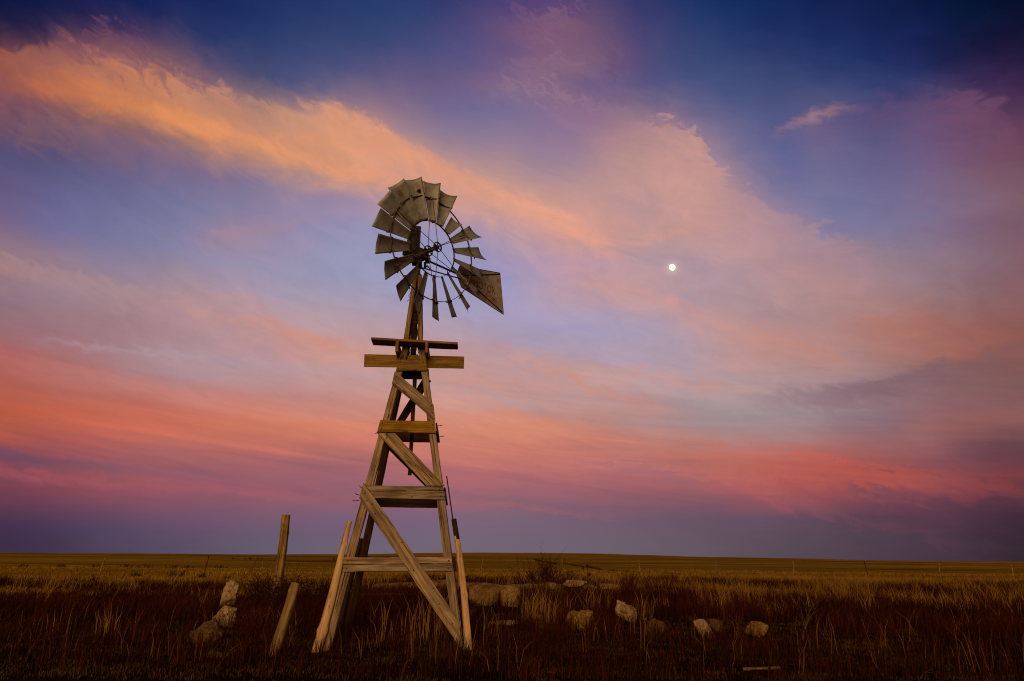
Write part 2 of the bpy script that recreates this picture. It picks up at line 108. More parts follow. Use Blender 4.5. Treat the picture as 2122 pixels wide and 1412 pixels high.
    dict(soft=0.5, rag=1, pts=[(4.08, 7.93, (180, 112, 112), 0.0, 1), (7.26, 7.64, (160, 106, 116), 0.62, 1.3), (11.17, 7.36, (156, 104, 116), 0.62, 1.4), (14.55, 6.27, (150, 98, 110), 0.56, 1.4), (17.77, 5.09, (138, 90, 104), 0.0, 1)]),
    dict(soft=0.4, rag=1.2, pts=[(25.05, 5.27, (140, 78, 86), 0.0, 1), (26.53, 5.39, (122, 74, 90), 0.75, 1.4), (28.24, 5.15, (118, 70, 88), 0.75, 1.5), (29.7, 4.66, (116, 68, 84), 0.5, 1.2), (31.12, 4.21, (120, 68, 80), 0.0, 1)]),
]


def lin(c):
    return tuple(q / 255.0 for q in c)

world = bpy.data.worlds.new('World')
scene.world = world
world.use_nodes = True
wt = world.node_tree
wt.nodes.clear()

class NG:
    """small node-graph helper"""
    def __init__(self, tree):
        self.t = tree
    def n(self, kind, **kw):
        nd = self.t.nodes.new(kind)
        for k, v in kw.items():
            setattr(nd, k, v)
        return nd
    def put(self, sock, v):
        if hasattr(v, 'is_output'):
            self.t.links.new(v, sock)
        elif isinstance(v, (tuple, list)) and sock.type == 'RGBA' and len(v) == 3:
            sock.default_value = (*v, 1)
        else:
            sock.default_value = v
    def math(self, op, a, b=0.0, c=0.0, clamp=False):
        nd = self.n('ShaderNodeMath', operation=op, use_clamp=clamp)
        for s, v in zip(nd.inputs, (a, b, c)):
            self.put(s, v)
        return nd.outputs[0]
    def step(self, v, a, b, lo=0.0, hi=1.0, smooth=True):
        nd = self.n('ShaderNodeMapRange', interpolation_type='SMOOTHSTEP' if smooth else 'LINEAR')
        nd.clamp = True
        for i, x in enumerate((v, a, b, lo, hi)):
            self.put(nd.inputs[i], x)
        return nd.outputs[0]
    def mix(self, f, a, b, blend='MIX'):
        nd = self.n('ShaderNodeMix', data_type='RGBA', blend_type=blend)
        self.put(nd.inputs[0], f)
        self.put(nd.inputs[6], a)
        self.put(nd.inputs[7], b)
        return nd.outputs[2]
    def ramp(self, v, stops, interp='LINEAR'):
        nd = self.n('ShaderNodeValToRGB')
        cr = nd.color_ramp
        cr.interpolation = interp
        stops = sorted(stops, key=lambda s: s[0])
        while len(cr.elements) < len(stops):
            cr.elements.new(0.5)
        cr.elements.foreach_set('position', [s[0] for s in stops])
        cr.elements.foreach_set('color', [q for s in stops for q in (*s[1][:3], 1.0)])
        cr.interpolation = interp
        self.put(nd.inputs[0], v)
        return nd.outputs[0]
    def noise(self, vec, scale, detail=4, rough=0.55, dist=0.0, dims='3D'):
        nd = self.n('ShaderNodeTexNoise', noise_dimensions=dims)
        if vec is not None:
            self.put(nd.inputs['Vector'], vec)
        nd.inputs['Scale'].default_value = scale
        nd.inputs['Detail'].default_value = detail
        nd.inputs['Roughness'].default_value = rough
        nd.inputs['Distortion'].default_value = dist
        return nd
    def xyz(self, x, y, z):
        nd = self.n('ShaderNodeCombineXYZ')
        for s, v in zip(nd.inputs, (x, y, z)):
            self.put(s, v)
        return nd.outputs[0]
    def sep(self, v):
        nd = self.n('ShaderNodeSeparateXYZ')
        self.put(nd.inputs[0], v)
        return nd.outputs

g = NG(wt)
tc = g.n('ShaderNodeTexCoord')
sx, sy, sz = g.sep(tc.outputs['Generated'])
DEG = 180 / PI
az = g.math('MULTIPLY', g.math('ARCTAN2', sx, sy), DEG)          # azimuth, degrees right of +Y
el = g.math('MULTIPLY', g.math('ARCSINE', sz), DEG)              # elevation, degrees
# wind-combed coordinates: the cloud sheets descend to the right
fl_u = g.math('ADD', g.math('MULTIPLY', az, 0.95), g.math('MULTIPLY', el, -0.31))
fl_v = g.math('ADD', g.math('MULTIPLY', az, 0.31), g.math('MULTIPLY', el, 0.95))
flat_v = g.math('ADD', g.math('MULTIPLY', az, 0.10), el)
hi = g.step(el, 4.0, 22.0)                                       # higher cloud is puffier, low cloud is streaky
nbig = g.noise(g.xyz(g.math('MULTIPLY', fl_u, 0.055), g.math('MULTIPLY', fl_v, 0.12), 3.1), 1.0, 7, 0.58, 0.4)
nfine = g.noise(g.xyz(g.math('MULTIPLY', fl_u, 0.22), g.math('MULTIPLY', fl_v, 0.42), 8.7), 1.0, 8, 0.62, 0.8)
nlow = g.noise(g.xyz(g.math('MULTIPLY', az, 0.045), g.math('MULTIPLY', flat_v, 0.62), 1.7), 1.0, 7, 0.6, 0.5)
nb = g.math('SUBTRACT', nbig.outputs[0], 0.5)
nf = g.math('SUBTRACT', nfine.outputs[0], 0.5)
nl = g.math('SUBTRACT', nlow.outputs[0], 0.5)
nb2 = g.math('SUBTRACT', g.sep(nbig.outputs[1])[1], 0.5)
nf2 = g.math('SUBTRACT', g.sep(nfine.outputs[1])[1], 0.5)
# warp
wv = g.math('ADD', g.math('MULTIPLY', g.math('ADD', g.math('MULTIPLY', nb, 2.4), g.math('MULTIPLY', nf, 2.4)), g.math('ADD', g.math('MULTIPLY', hi, 0.75), 0.25)),
            g.math('MULTIPLY', nl, g.math('MULTIPLY', g.math('SUBTRACT', 1.0, hi), 1.5)))
wv = g.math('MULTIPLY', wv, g.step(el, 0.0, 5.0))
wu = g.math('ADD', g.math('MULTIPLY', nb2, 6.0), g.math('MULTIPLY', nf2, 3.0))
el2 = g.math('ADD', el, wv)
az2 = g.math('ADD', az, wu)
u01 = g.math('MULTIPLY_ADD', az2, 1 / 88.0, 0.5)
def chain(prev, v):
    # evaluates v after prev, so that the long node chain stays small in memory
    return g.math('MULTIPLY_ADD', g.sep(prev)[0], 1e-9, v)
NA = len(SKY[0])
acc = None
for k, row in enumerate(SKY):
    stops = [(i / (NA - 1), lin(row[i])) for i in range(NA)]
    c = g.ramp(u01 if acc is None else chain(acc, u01), stops, 'CARDINAL')
    if acc is None:
        acc = c
    else:
        acc = g.mix(g.step(el2, SKY_EL[k - 1], SKY_EL[k], smooth=False), acc, c)
# cloud sheets with wispy upper edges
edge_n = []
cloud_tex = g.math('ADD', 0.84, g.math('MULTIPLY', nf, 0.9), clamp=True)
cloud_u = g.math('MULTIPLY_ADD', g.math('ADD', az, g.math('MULTIPLY', nf2, 2.5)), 1 / 90.0, 0.5)
for q in range(2):
    nz = g.noise(g.xyz(g.math('MULTIPLY', fl_u, 0.42 + 0.16 * q), g.math('MULTIPLY', fl_v, 0.85 + 0.3 * q), 11.3 + 5.1 * q), 1.0, 9, 0.60, 0.9)
    edge_n.append(g.math('SUBTRACT', nz.outputs[0], 0.5))
nst = g.math('SUBTRACT', g.noise(g.xyz(g.math('MULTIPLY', fl_u, 0.16), g.math('MULTIPLY', fl_v, 1.5), 27.0), 1.0, 7, 0.62, 0.6).outputs[0], 0.5)
for q, cl in enumerate(CLOUDS):
    pts = cl['pts']
    u = chain(acc, cloud_u)
    shp = g.ramp(u, [((p[0] + 45) / 90.0, (p[1] / 50.0, p[3], p[4] / 10.0)) for p in pts])
    colr = g.ramp(u, [((p[0] + 45) / 90.0, lin(p[2])) for p in pts])
    s = g.sep(shp)
    top = g.math('MULTIPLY', s[0], 50.0)
    dep = g.math('MULTIPLY', s[2], 10.0)
    rag = g.math('MULTIPLY', edge_n[q % 2], g.math('MULTIPLY_ADD', s[0], 1e-9, cl['rag'] * 3.4))
    d = g.math('ADD', g.math('SUBTRACT', top, el), rag)
    a1 = g.step(d, -0.15, cl['soft'])
    a2 = g.math('SUBTRACT', 1.0, g.step(d, g.math('MULTIPLY', dep, 0.3), dep))
    a = g.math('MULTIPLY', g.math('MULTIPLY', a1, a2), g.math('MULTIPLY', s[1], cloud_tex), clamp=True)
    acc = g.mix(a, acc, colr)
# streaky fine light and dark within the cloud
det = g.math('ADD', g.math('MULTIPLY', nf, g.math('MULTIPLY', hi, 0.17)), g.math('MULTIPLY', nl, g.math('MULTIPLY', g.math('SUBTRACT', 1.0, hi), 0.30)))
det = g.math('ADD', det, g.math('MULTIPLY', nst, g.math('MULTIPLY', g.step(nbig.outputs[0], 0.35, 0.65, 0.1, 1.0), 0.09)))
det = g.math('MULTIPLY', det, g.step(el, 1.5, 8.0))
acc = g.mix(1.0, acc, g.xyz(g.math('ADD', 1.0, g.math('MULTIPLY', det, 1.3)), g.math('ADD', 1.0, g.math('MULTIPLY', det, 0.9)), g.math('ADD', 1.0, g.math('MULTIPLY', det, 0.5))), 'MULTIPLY')
# display value to light: c * (c * (c * 0.3053 + 0.6822) + 0.0125)
def vm(op, a, b2):
    nd = g.n('ShaderNodeVectorMath', operation=op)
    g.put(nd.inputs[0], a); g.put(nd.inputs[1], b2)
    return nd.outputs[0]
light = vm('ADD', vm('MULTIPLY', acc, (0.305306, 0.305306, 0.305306)), (0.682171, 0.682171, 0.682171))
light = vm('ADD', vm('MULTIPLY', light, acc), (0.012523, 0.012523, 0.012523))
light = vm('MULTIPLY', light, acc)
# faint aureole of thin cloud lit by the moon
mdot = g.n('ShaderNodeVectorMath', operation='DISTANCE')
g.put(mdot.inputs[0], tc.outputs['Generated'])
mdot.inputs[1].default_value = (0.22607, 0.89171, 0.39211)
aur = g.math('MULTIPLY', g.math('POWER', g.step(mdot.outputs['Value'], 0.0, 0.022, 1.0, 0.0, smooth=False), 3.0), 0.28)
light = vm('ADD', light, g.xyz(aur, g.math('MULTIPLY', aur, 0.86), g.math('MULTIPLY', aur, 0.66)))
# behind and above: physical dusk sky
sky = g.n('ShaderNodeTexSky', sky_type='NISHITA')
sky.sun_disc = False
sky.sun_elevation = rad(2.0)
sky.sun_rotation = SUN_AZ
sky.air_density = 1.6
sky.dust_density = 2.0
bg_back = g.n('ShaderNodeBackground')
g.put(bg_back.inputs[0], g.mix(1.0, sky.outputs[0], (1.0, 0.72, 0.5), 'MULTIPLY'))
bg_back.inputs[1].default_value = 0.10
bg_front = g.n('ShaderNodeBackground')
g.put(bg_front.inputs[0], light)
bg_front.inputs[1].default_value = 1.0
front = g.math('MULTIPLY', g.step(g.math('ABSOLUTE', az), 62.0, 100.0, 1.0, 0.0), g.step(el, 50.0, 75.0, 1.0, 0.0))
ms = g.n('ShaderNodeMixShader')
g.put(ms.inputs[0], front)
wt.links.new(bg_back.outputs[0], ms.inputs[1])
wt.links.new(bg_front.outputs[0], ms.inputs[2])
wo = g.n('ShaderNodeOutputWorld')
wt.links.new(ms.outputs[0], wo.inputs[0])
world.cycles.sampling_method = 'MANUAL'
world.cycles.sample_map_resolution = 256

# ------------------------------------------------------------------ object helpers
def tag(o, label=None, cat=None, group=None, kind=None):
    if label: o['label'] = label
    if cat: o['category'] = cat
    if group: o['group'] = group
    if kind: o['kind'] = kind
    return o

def empty(name, loc, rz=0.0):
    o = bpy.data.objects.new(name, None)
    o.empty_display_size = 0.2
    o.location = loc
    o.rotation_euler = (0, 0, rz)
    COL.objects.link(o)
    return o

def link(name, me, mat, parent=None, mw=None):
    o = bpy.data.objects.new(name, me)
    COL.objects.link(o)
    if mat is not None:
        me.materials.append(mat)
    if parent is not None:
        o.parent = parent
    if mw is not None:
        o.matrix_local = mw
    return o

class MB:
    def __init__(self):
        self.v, self.f = [], []
    def add(self, vs, fs):
        b = len(self.v)
        self.v += [tuple(p) for p in vs]
        self.f += [tuple(b + i for i in q) for q in fs]
    def tube(self, pts, rr, n=8, cap=True):
        pts = [Vector(p) for p in pts]
        if not isinstance(rr, (list, tuple)):
            rr = [rr] * len(pts)
        vs, fs = [], []
        up = None
        for i, p in enumerate(pts):
            d = (pts[min(i + 1, len(pts) - 1)] - pts[max(i - 1, 0)])
            if d.length < 1e-9: d = Vector((0, 0, 1))
            d.normalize()
            if up is None:
                up = d.orthogonal().normalized()
            a = (up - d * up.dot(d))
            if a.length < 1e-6: a = d.orthogonal()
            a.normalize()
            up = a
            b = d.cross(a)
            for k in range(n):
                t = 2 * PI * k / n
                vs.append(p + (a * math.cos(t) + b * math.sin(t)) * rr[i])
        for i in range(len(pts) - 1):
            for k in range(n):
                k2 = (k + 1) % n
                fs.append((i * n + k, i * n + k2, (i + 1) * n + k2, (i + 1) * n + k))
        if cap:
            fs.append(tuple(range(n))[::-1])
            fs.append(tuple((len(pts) - 1) * n + k for k in range(n)))
        self.add(vs, fs)
    def ring(self, c, ax_u, ax_v, R, w, h, n=48, a0=0.0, a1=2 * PI):
        """flat strap bent round an arc: w along the radius, h along the axis"""
        c = Vector(c); ax_u = Vector(ax_u); ax_v = Vector(ax_v)
        nn = ax_u.cross(ax_v)
        closed = abs(a1 - a0 - 2 * PI) < 1e-6
        m = n if closed else n + 1
        vs, fs = [], []
        for i in range(m):
            t = a0 + (a1 - a0) * i / n
            d = ax_u * math.sin(t) + ax_v * math.cos(t)
            for (rr, hh) in ((-w, -h), (w, -h), (w, h), (-w, h)):
                vs.append(c + d * (R + rr / 2) + nn * hh / 2)
        for i in range(n):
            j = (i + 1) % m
            for k in range(4):
                k2 = (k + 1) % 4
                fs.append((i * 4 + k, i * 4 + k2, j * 4 + k2, j * 4 + k))
        if not closed:
            fs += [(0, 1, 2, 3), tuple((m - 1) * 4 + k for k in (3, 2, 1, 0))]
        self.add(vs, fs)
    def box(self, c, sx, sy, sz, rot=None):
        vs = [Vector((x * sx / 2, y * sy / 2, z * sz / 2)) for x in (-1, 1) for y in (-1, 1) for z in (-1, 1)]
        if rot is not None: vs = [rot @ v for v in vs]
        vs = [v + Vector(c) for v in vs]
        self.add(vs, [(0, 1, 3, 2), (4, 6, 7, 5), (0, 4, 5, 1), (2, 3, 7, 6), (0, 2, 6, 4), (1, 5, 7, 3)])
    def mesh(self, name, smooth=False):
        me = bpy.data.meshes.new(name)
        me.from_pydata(self.v, [], self.f)
        bm = bmesh.new(); bm.from_mesh(me)
        bmesh.ops.recalc_face_normals(bm, faces=bm.faces)
        bm.to_mesh(me); bm.free()
        if smooth:
            me.polygons.foreach_set('use_smooth', [True] * len(me.polygons))
        return me
    def build(self, name, mat, parent=None, mw=None, smooth=False):
        return link(name, self.mesh(name, smooth), mat, parent, mw)

# ------------------------------------------------------------------ materials
def new_mat(name):
    m = bpy.data.materials.new(name)
    m.use_nodes = True
    t = m.node_tree
    b = t.nodes['Principled BSDF']
    return m, NG(t), b

def bump(g, b, h, strength=0.4, dist=0.01):
    bp = g.n('ShaderNodeBump')
    bp.inputs['Strength'].default_value = strength
    bp.inputs['Distance'].default_value = dist
    g.put(bp.inputs['Height'], h)
    g.t.links.new(bp.outputs[0], b.inputs['Normal'])

def mat_wood(name, dark, mid, pale, crack=0.5, gold=0.0):
    m, g, b = new_mat(name)
    tc = g.n('ShaderNodeTexCoord')
    oi = g.n('ShaderNodeObjectInfo')
    x, y, z = g.sep(tc.outputs['Object'])
    off = g.math('MULTIPLY', oi.outputs['Random'], 37.0)
    v = g.xyz(g.math('ADD', g.math('MULTIPLY', x, 1.6), off), g.math('MULTIPLY', y, 26.0), g.math('MULTIPLY', z, 26.0))
    gr = g.noise(v, 1.0, 6, 0.65, 0.9).outputs[0]
    v2 = g.xyz(g.math('ADD', g.math('MULTIPLY', x, 0.8), off), g.math('MULTIPLY', y, 46.0), g.math('MULTIPLY', z, 46.0))
    cr = g.noise(v2, 1.0, 4, 0.6, 0.3).outputs[0]
    blot = g.noise(g.xyz(g.math('ADD', g.math('MULTIPLY', x, 2.2), off), g.math('MULTIPLY', y, 5.0), g.math('MULTIPLY', z, 5.0)), 1.0, 5, 0.6).outputs[0]
    wide = g.noise(g.xyz(g.math('ADD', g.math('MULTIPLY', x, 0.55), off), g.math('MULTIPLY', y, 13.0), g.math('MULTIPLY', z, 13.0)), 1.0, 5, 0.6, 0.5).outputs[0]
    c = g.ramp(g.math('MULTIPLY_ADD', wide, 0.5, g.math('MULTIPLY', gr, 0.5)), [(0.37, dark), (0.48, mid), (0.61, pale)])
    c = g.mix(g.step(blot, 0.45, 0.72, 0.0, 0.6), c, tuple(0.42 * q for q in mid))
    # knots and weather checks
    kn = g.n('ShaderNodeTexVoronoi')
    g.put(kn.inputs['Vector'], g.xyz(g.math('ADD', g.math('MULTIPLY', x, 1.9), off), g.math('MULTIPLY', y, 6.0), g.math('MULTIPLY', z, 6.0)))
    kn.inputs['Scale'].default_value = 1.0
    c = g.mix(g.step(kn.outputs['Distance'], 0.16, 0.05, 0.0, 0.8), c, (0.022, 0.011, 0.005))
    c = g.mix(g.step(cr, 0.40, 0.33, 0.0, crack), c, (0.014, 0.008, 0.004))
    hv = g.n('ShaderNodeHueSaturation')
    g.put(hv.inputs['Color'], c)
    g.put(hv.inputs['Value'], g.math('MULTIPLY_ADD', oi.outputs['Random'], 0.45, 0.78))
    g.put(hv.inputs['Saturation'], g.math('MULTIPLY_ADD', oi.outputs['Random'], 0.25, 0.9))
    g.put(b.inputs['Base Color'], hv.outputs[0])
    b.inputs['Roughness'].default_value = 0.85
    b.inputs['Specular IOR Level'].default_value = 0.15
    hgt = g.math('ADD', gr, g.math('MULTIPLY', g.step(cr, 0.33, 0.42), 0.9))
    bump(g, b, hgt, 0.7, 0.006)
    return m

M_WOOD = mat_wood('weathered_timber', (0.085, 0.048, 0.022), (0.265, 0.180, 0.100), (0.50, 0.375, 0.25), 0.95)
M_GOLD = mat_wood('ochre_board', (0.10, 0.046, 0.008), (0.27, 0.145, 0.026), (0.40, 0.23, 0.05), 0.45)
M_POLE = mat_wood('peeled_pole', (0.26, 0.135, 0.06), (0.60, 0.385, 0.215), (0.74, 0.52, 0.33), 0.7)
M_DARK_SHADE_WOOD = mat_wood('dark_and_shaded_timber', (0.010, 0.005, 0.002), (0.032, 0.014, 0.006), (0.075, 0.038, 0.016), 0.6)  # dark wood; also shade painted into the tower's rear and right-hand timbers
M_POST = mat_wood('old_post', (0.05, 0.026, 0.008), (0.22, 0.135, 0.045), (0.40, 0.27, 0.12), 0.9)

def mat_steel(name, a, bcol, rust, rough=0.55, metal=0.35, rust_amt=0.3):
    m, g, b = new_mat(name)
    tc = g.n('ShaderNodeTexCoord')
    oi = g.n('ShaderNodeObjectInfo')
    o = g.n('ShaderNodeVectorMath', operation='ADD')
    g.put(o.inputs[0], tc.outputs['Object'])
    g.put(o.inputs[1], g.xyz(g.math('MULTIPLY', oi.outputs['Random'], 31.0), 0.0, 0.0))
    n1 = g.noise(o.outputs[0], 5.5, 7, 0.65, 0.6).outputs[0]
    n2 = g.noise(o.outputs[0], 34.0, 5, 0.7).outputs[0]
    n3 = g.noise(o.outputs[0], 2.6, 6, 0.7, 0.4).outputs[0]
    c = g.ramp(n1, [(0.30, a), (0.68, bcol)])
    c = g.mix(g.step(n2, 0.52, 0.75, 0.0, 0.40), c, tuple(1.35 * q for q in bcol))
    c = g.mix(g.step(n2, 0.44, 0.28, 0.0, 0.45), c, tuple(0.5 * q for q in a))
    c = g.mix(g.step(n3, 0.60 - rust_amt * 0.3, 0.78 - rust_amt * 0.3, 0.0, 0.85), c, rust)
    g.put(b.inputs['Base Color'], c)
    b.inputs['Metallic'].default_value = metal
    g.put(b.inputs['Roughness'], g.math('MULTIPLY_ADD', n1, 0.3, rough - 0.1))
    bump(g, b, n2, 0.15, 0.003)
    return m

M_BLADE = mat_steel('galvanised_sheet', (0.17, 0.165, 0.155), (0.37, 0.36, 0.35), (0.13, 0.065, 0.03), 0.52, 0.35, 0.22)
M_IRON = mat_steel('dark_iron', (0.010, 0.006, 0.005), (0.024, 0.015, 0.011), (0.04, 0.012, 0.006), 0.7, 0.1, 0.2)
M_RUST = mat_steel('rusted_casting', (0.008, 0.004, 0.003), (0.030, 0.008, 0.004), (0.10, 0.022, 0.006), 0.8, 0.0, 0.35)
M_ROD = mat_steel('tan_rod', (0.08, 0.052, 0.03), (0.20, 0.14, 0.08), (0.10, 0.04, 0.02), 0.6, 0.2, 0.4)
M_HOOD = mat_steel('grey_hood', (0.08, 0.075, 0.07), (0.19, 0.175, 0.16), (0.07, 0.03, 0.015), 0.55, 0.3, 0.2)
M_VANE = mat_steel('vane_sheet', (0.30, 0.255, 0.20), (0.47, 0.42, 0.36), (0.25, 0.115, 0.075), 0.6, 0.15, 0.48)

def mat_letters():
    m, g, b = new_mat('faded_red_paint')
    tc = g.n('ShaderNodeTexCoord')
    n = g.noise(tc.outputs['Object'], 9.0, 6, 0.75).outputs[0]
    g.put(b.inputs['Base Color'], g.mix(g.step(n, 0.52, 0.72), (0.20, 0.032, 0.024), (0.36, 0.27, 0.21)))
    b.inputs['Roughness'].default_value = 0.8
    return m
M_LET = mat_letters()

def mat_stone():
    m, g, b = new_mat('limestone')
    tc = g.n('ShaderNodeTexCoord')
    oi = g.n('ShaderNodeObjectInfo')
    o = g.n('ShaderNodeVectorMath', operation='ADD')
    g.put(o.inputs[0], tc.outputs['Object'])
    g.put(o.inputs[1], g.xyz(g.math('MULTIPLY', oi.outputs['Random'], 19.0), 0.0, 0.0))
    n1 = g.noise(o.outputs[0], 4.0, 7, 0.65, 0.5).outputs[0]
    n2 = g.noise(o.outputs[0], 22.0, 6, 0.7).outputs[0]
    c = g.ramp(n1, [(0.28, (0.16, 0.095, 0.04)), (0.5, (0.40, 0.275, 0.15)), (0.72, (0.60, 0.46, 0.30))])
    c = g.mix(g.step(n2, 0.50, 0.30, 0.0, 0.85), c, (0.06, 0.035, 0.018))
    lich = g.noise(o.outputs[0], 9.0, 4, 0.6, 0.6).outputs[0]
    c = g.mix(g.step(lich, 0.56, 0.64, 0.0, 0.6), c, (0.16, 0.10, 0.035))
    g.put(b.inputs['Base Color'], g.mix(1.0, c, oi.outputs['Color'], 'MULTIPLY'))
    b.inputs['Roughness'].default_value = 0.95
    b.inputs['Specular IOR Level'].default_value = 0.1
    bump(g, b, g.math('ADD', n1, g.math('MULTIPLY', n2, 0.7)), 1.0, 0.05)
    return m
M_STONE = mat_stone()

def mat_plain(name, col, rough=0.9, var=0.3):
    m, g, b = new_mat(name)
    tc = g.n('ShaderNodeTexCoord')
    n = g.noise(tc.outputs['Object'], 12.0, 5, 0.65).outputs[0]
    g.put(b.inputs['Base Color'], g.mix(n, tuple(q * (1 - var) for q in col), tuple(q * (1 + var) for q in col)))
    b.inputs['Roughness'].default_value = rough
    b.inputs['Specular IOR Level'].default_value = 0.0
    return m
M_TWIG = mat_plain('grey_brown_twig', (0.060, 0.022, 0.009))
M_TWIGPALE = mat_plain('pale_dry_stalk', (0.20, 0.10, 0.026))
M_SHRUB = mat_plain('dark_scrub_leaf', (0.030, 0.014, 0.006))
M_WEED = mat_plain('russet_weed_stem', (0.062, 0.014, 0.006), 0.9, 0.5)
M_SAGE = mat_plain('grey_green_scrub', (0.040, 0.036, 0.008))
M_WIRE = mat_plain('rusty_wire', (0.05, 0.026, 0.014))

# ------------------------------------------------------------------ ground
def hnoise(x, y, s, seed=0.0):
    return mnoise.noise(Vector((x * s, y * s, seed)))

def ground_z(x, y):
    z = 0.06 * hnoise(x, y, 0.45, 1.0) + 0.10 * hnoise(x, y, 0.12, 2.0)
    d = math.hypot(x, y)
    # ground heaped round the ruined foundation, and the low bank the grass stands on
    z += 0.10 * math.exp(-((x - 0.5) / 7.0) ** 2 - ((y - 23.0) / 3.5) ** 2)
    if d > 45:
        w = min(1.0, (d - 45) / 120.0)
        z += w * (0.5 * hnoise(x, y, 0.012, 3.0) + 0.25 * hnoise(x, y, 0.035, 4.0))
        z -= 0.25 * w
    if d > 160:
        w = min(1.0, (d - 160) / 500.0)
        z += w * w * 2.2 * hnoise(x, y, 0.0035, 5.0)
    if d > 450:
        a = math.atan2(x, y)
        w = min(1.0, (d - 450) / 1350.0)
        w = w * w * (3 - 2 * w)
        z += w * 1800 * (0.0049 * math.exp(-((a - 0.06) / 0.26) ** 2) - 0.0014 + 0.0004 * math.sin(7 * a + 1)) + 1.5 * w
        if d > 1800:
            z -= (d - 1800) * 0.012
    # keep the last part of the plain dropping out of sight beyond its own crest
    return z

def build_ground():
    ys = [-30.0, -10.0, 0.0, 4.0]
    y = 7.0
    while y < 60: ys.append(y); y += 0.5 if y < 30 else 1.0
    while y < 6000: ys.append(y); y *= 1.045
    ts = [math.sinh(2.2 * t) / math.sinh(2.2) for t in np.linspace(-1, 1, 141)]
    vs, fs = [], []
    for yy in ys:
        hw = max(40.0, abs(yy) * 1.6 + 30.0)
        for t in ts:
            x = t * hw
            vs.append((x, yy, ground_z(x, yy)))
    n = len(ts)
    for i in range(len(ys) - 1):
        for j in range(n - 1):
            fs.append((i * n + j, i * n + j + 1, (i + 1) * n + j + 1, (i + 1) * n + j))
    me = bpy.data.meshes.new('ground')
    me.from_pydata(vs, [], fs)
    me.polygons.foreach_set('use_smooth', [True] * len(me.polygons))
    m, g, b = new_mat('prairie_ground')
    geo = g.n('ShaderNodeNewGeometry')
    x, y, z = g.sep(geo.outputs['Position'])
    pos = geo.outputs['Position']
    # near: dark litter and russet turf;  far: cured golden prairie
    n_a = g.noise(pos, 0.55, 6, 0.6).outputs[0]
    n_b = g.noise(pos, 9.0, 5, 0.7).outputs[0]
    near = g.ramp(n_a, [(0.30, (0.008, 0.003, 0.001)), (0.52, (0.020, 0.008, 0.002)), (0.72, (0.055, 0.030, 0.008))])
    near = g.mix(g.step(n_b, 0.45, 0.7, 0.0, 0.5), near, (0.06, 0.032, 0.008))
    band = g.noise(g.xyz(g.math('MULTIPLY', x, 0.006), g.math('MULTIPLY', y, 0.03), 0.0), 1.0, 7, 0.62, 0.3).outputs[0]
    band2 = g.noise(g.xyz(g.math('MULTIPLY', x, 0.0011), g.math('MULTIPLY', y, 0.0052), 4.0), 1.0, 7, 0.6, 0.3).outputs[0]
    tuft = g.noise(pos, 0.9, 7, 0.75).outputs[0]
    far = g.ramp(band, [(0.30, (0.13, 0.060, 0.006)), (0.44, (0.34, 0.185, 0.017)), (0.58, (0.50, 0.285, 0.03)), (0.72, (0.62, 0.37, 0.05))])
    far = g.mix(g.step(band2, 0.40, 0.62, 0.55, 0.0), far, (0.14, 0.070, 0.007))
    far = g.mix(g.step(tuft, 0.5, 0.25, 0.0, 0.5), far, (0.10, 0.045, 0.006))
    strk = g.noise(g.xyz(g.math('MULTIPLY', x, 0.018), g.math('MULTIPLY', y, 0.085), 9.0), 1.0, 6, 0.7, 0.4).outputs[0]
    far = g.mix(g.step(strk, 0.47, 0.36, 0.0, 0.75), far, (0.11, 0.045, 0.006))
    far = g.mix(g.step(strk, 0.56, 0.68, 0.0, 0.6), far, (0.66, 0.41, 0.06))
    dist = g.math('SQRT', g.math('ADD', g.math('MULTIPLY', x, x), g.math('MULTIPLY', y, y)))
    crest = g.step(dist, 700.0, 1500.0)
    far = g.mix(g.math('MULTIPLY', crest, g.step(band2, 0.3, 0.6, 0.3, 0.9)), far, (0.52, 0.225, 0.085))
    f = g.step(g.math('ADD', y, g.math('MULTIPLY', g.math('SUBTRACT', n_a, 0.5), 26.0)), 25.0, 42.0)
    g.put(b.inputs['Base Color'], g.mix(f, near, far))
    b.inputs['Roughness'].default_value = 1.0
    b.inputs['Specular IOR Level'].default_value = 0.0
    bump(g, b, g.math('ADD', n_b, g.math('MULTIPLY', tuft, 2.0)), 0.5, 0.08)
    o = link('ground', me, m)
    tag(o, kind='structure')
    return o
build_ground()

# ------------------------------------------------------------------ windmill
MILL_X, MILL_Y, MILL_RZ = -1.9513, 13.079, 0.0735
HALF, APEX = 1.0729, 6.3205            # half-width of the tower foot; height where the legs would meet

def mill_world(p):
    c, s = math.cos(MILL_RZ), math.sin(MILL_RZ)
    return Vector((MILL_X + c * p[0] - s * p[1], MILL_Y + s * p[0] + c * p[1], p[2]))

def half_at(z):
    return HALF * (1 - z / APEX)

mill = empty('windmill', (MILL_X, MILL_Y, 0), MILL_RZ)
tag(mill, 'old farm windmill with galvanised bladed wheel and tail on a weathered timber tower', 'windmill')

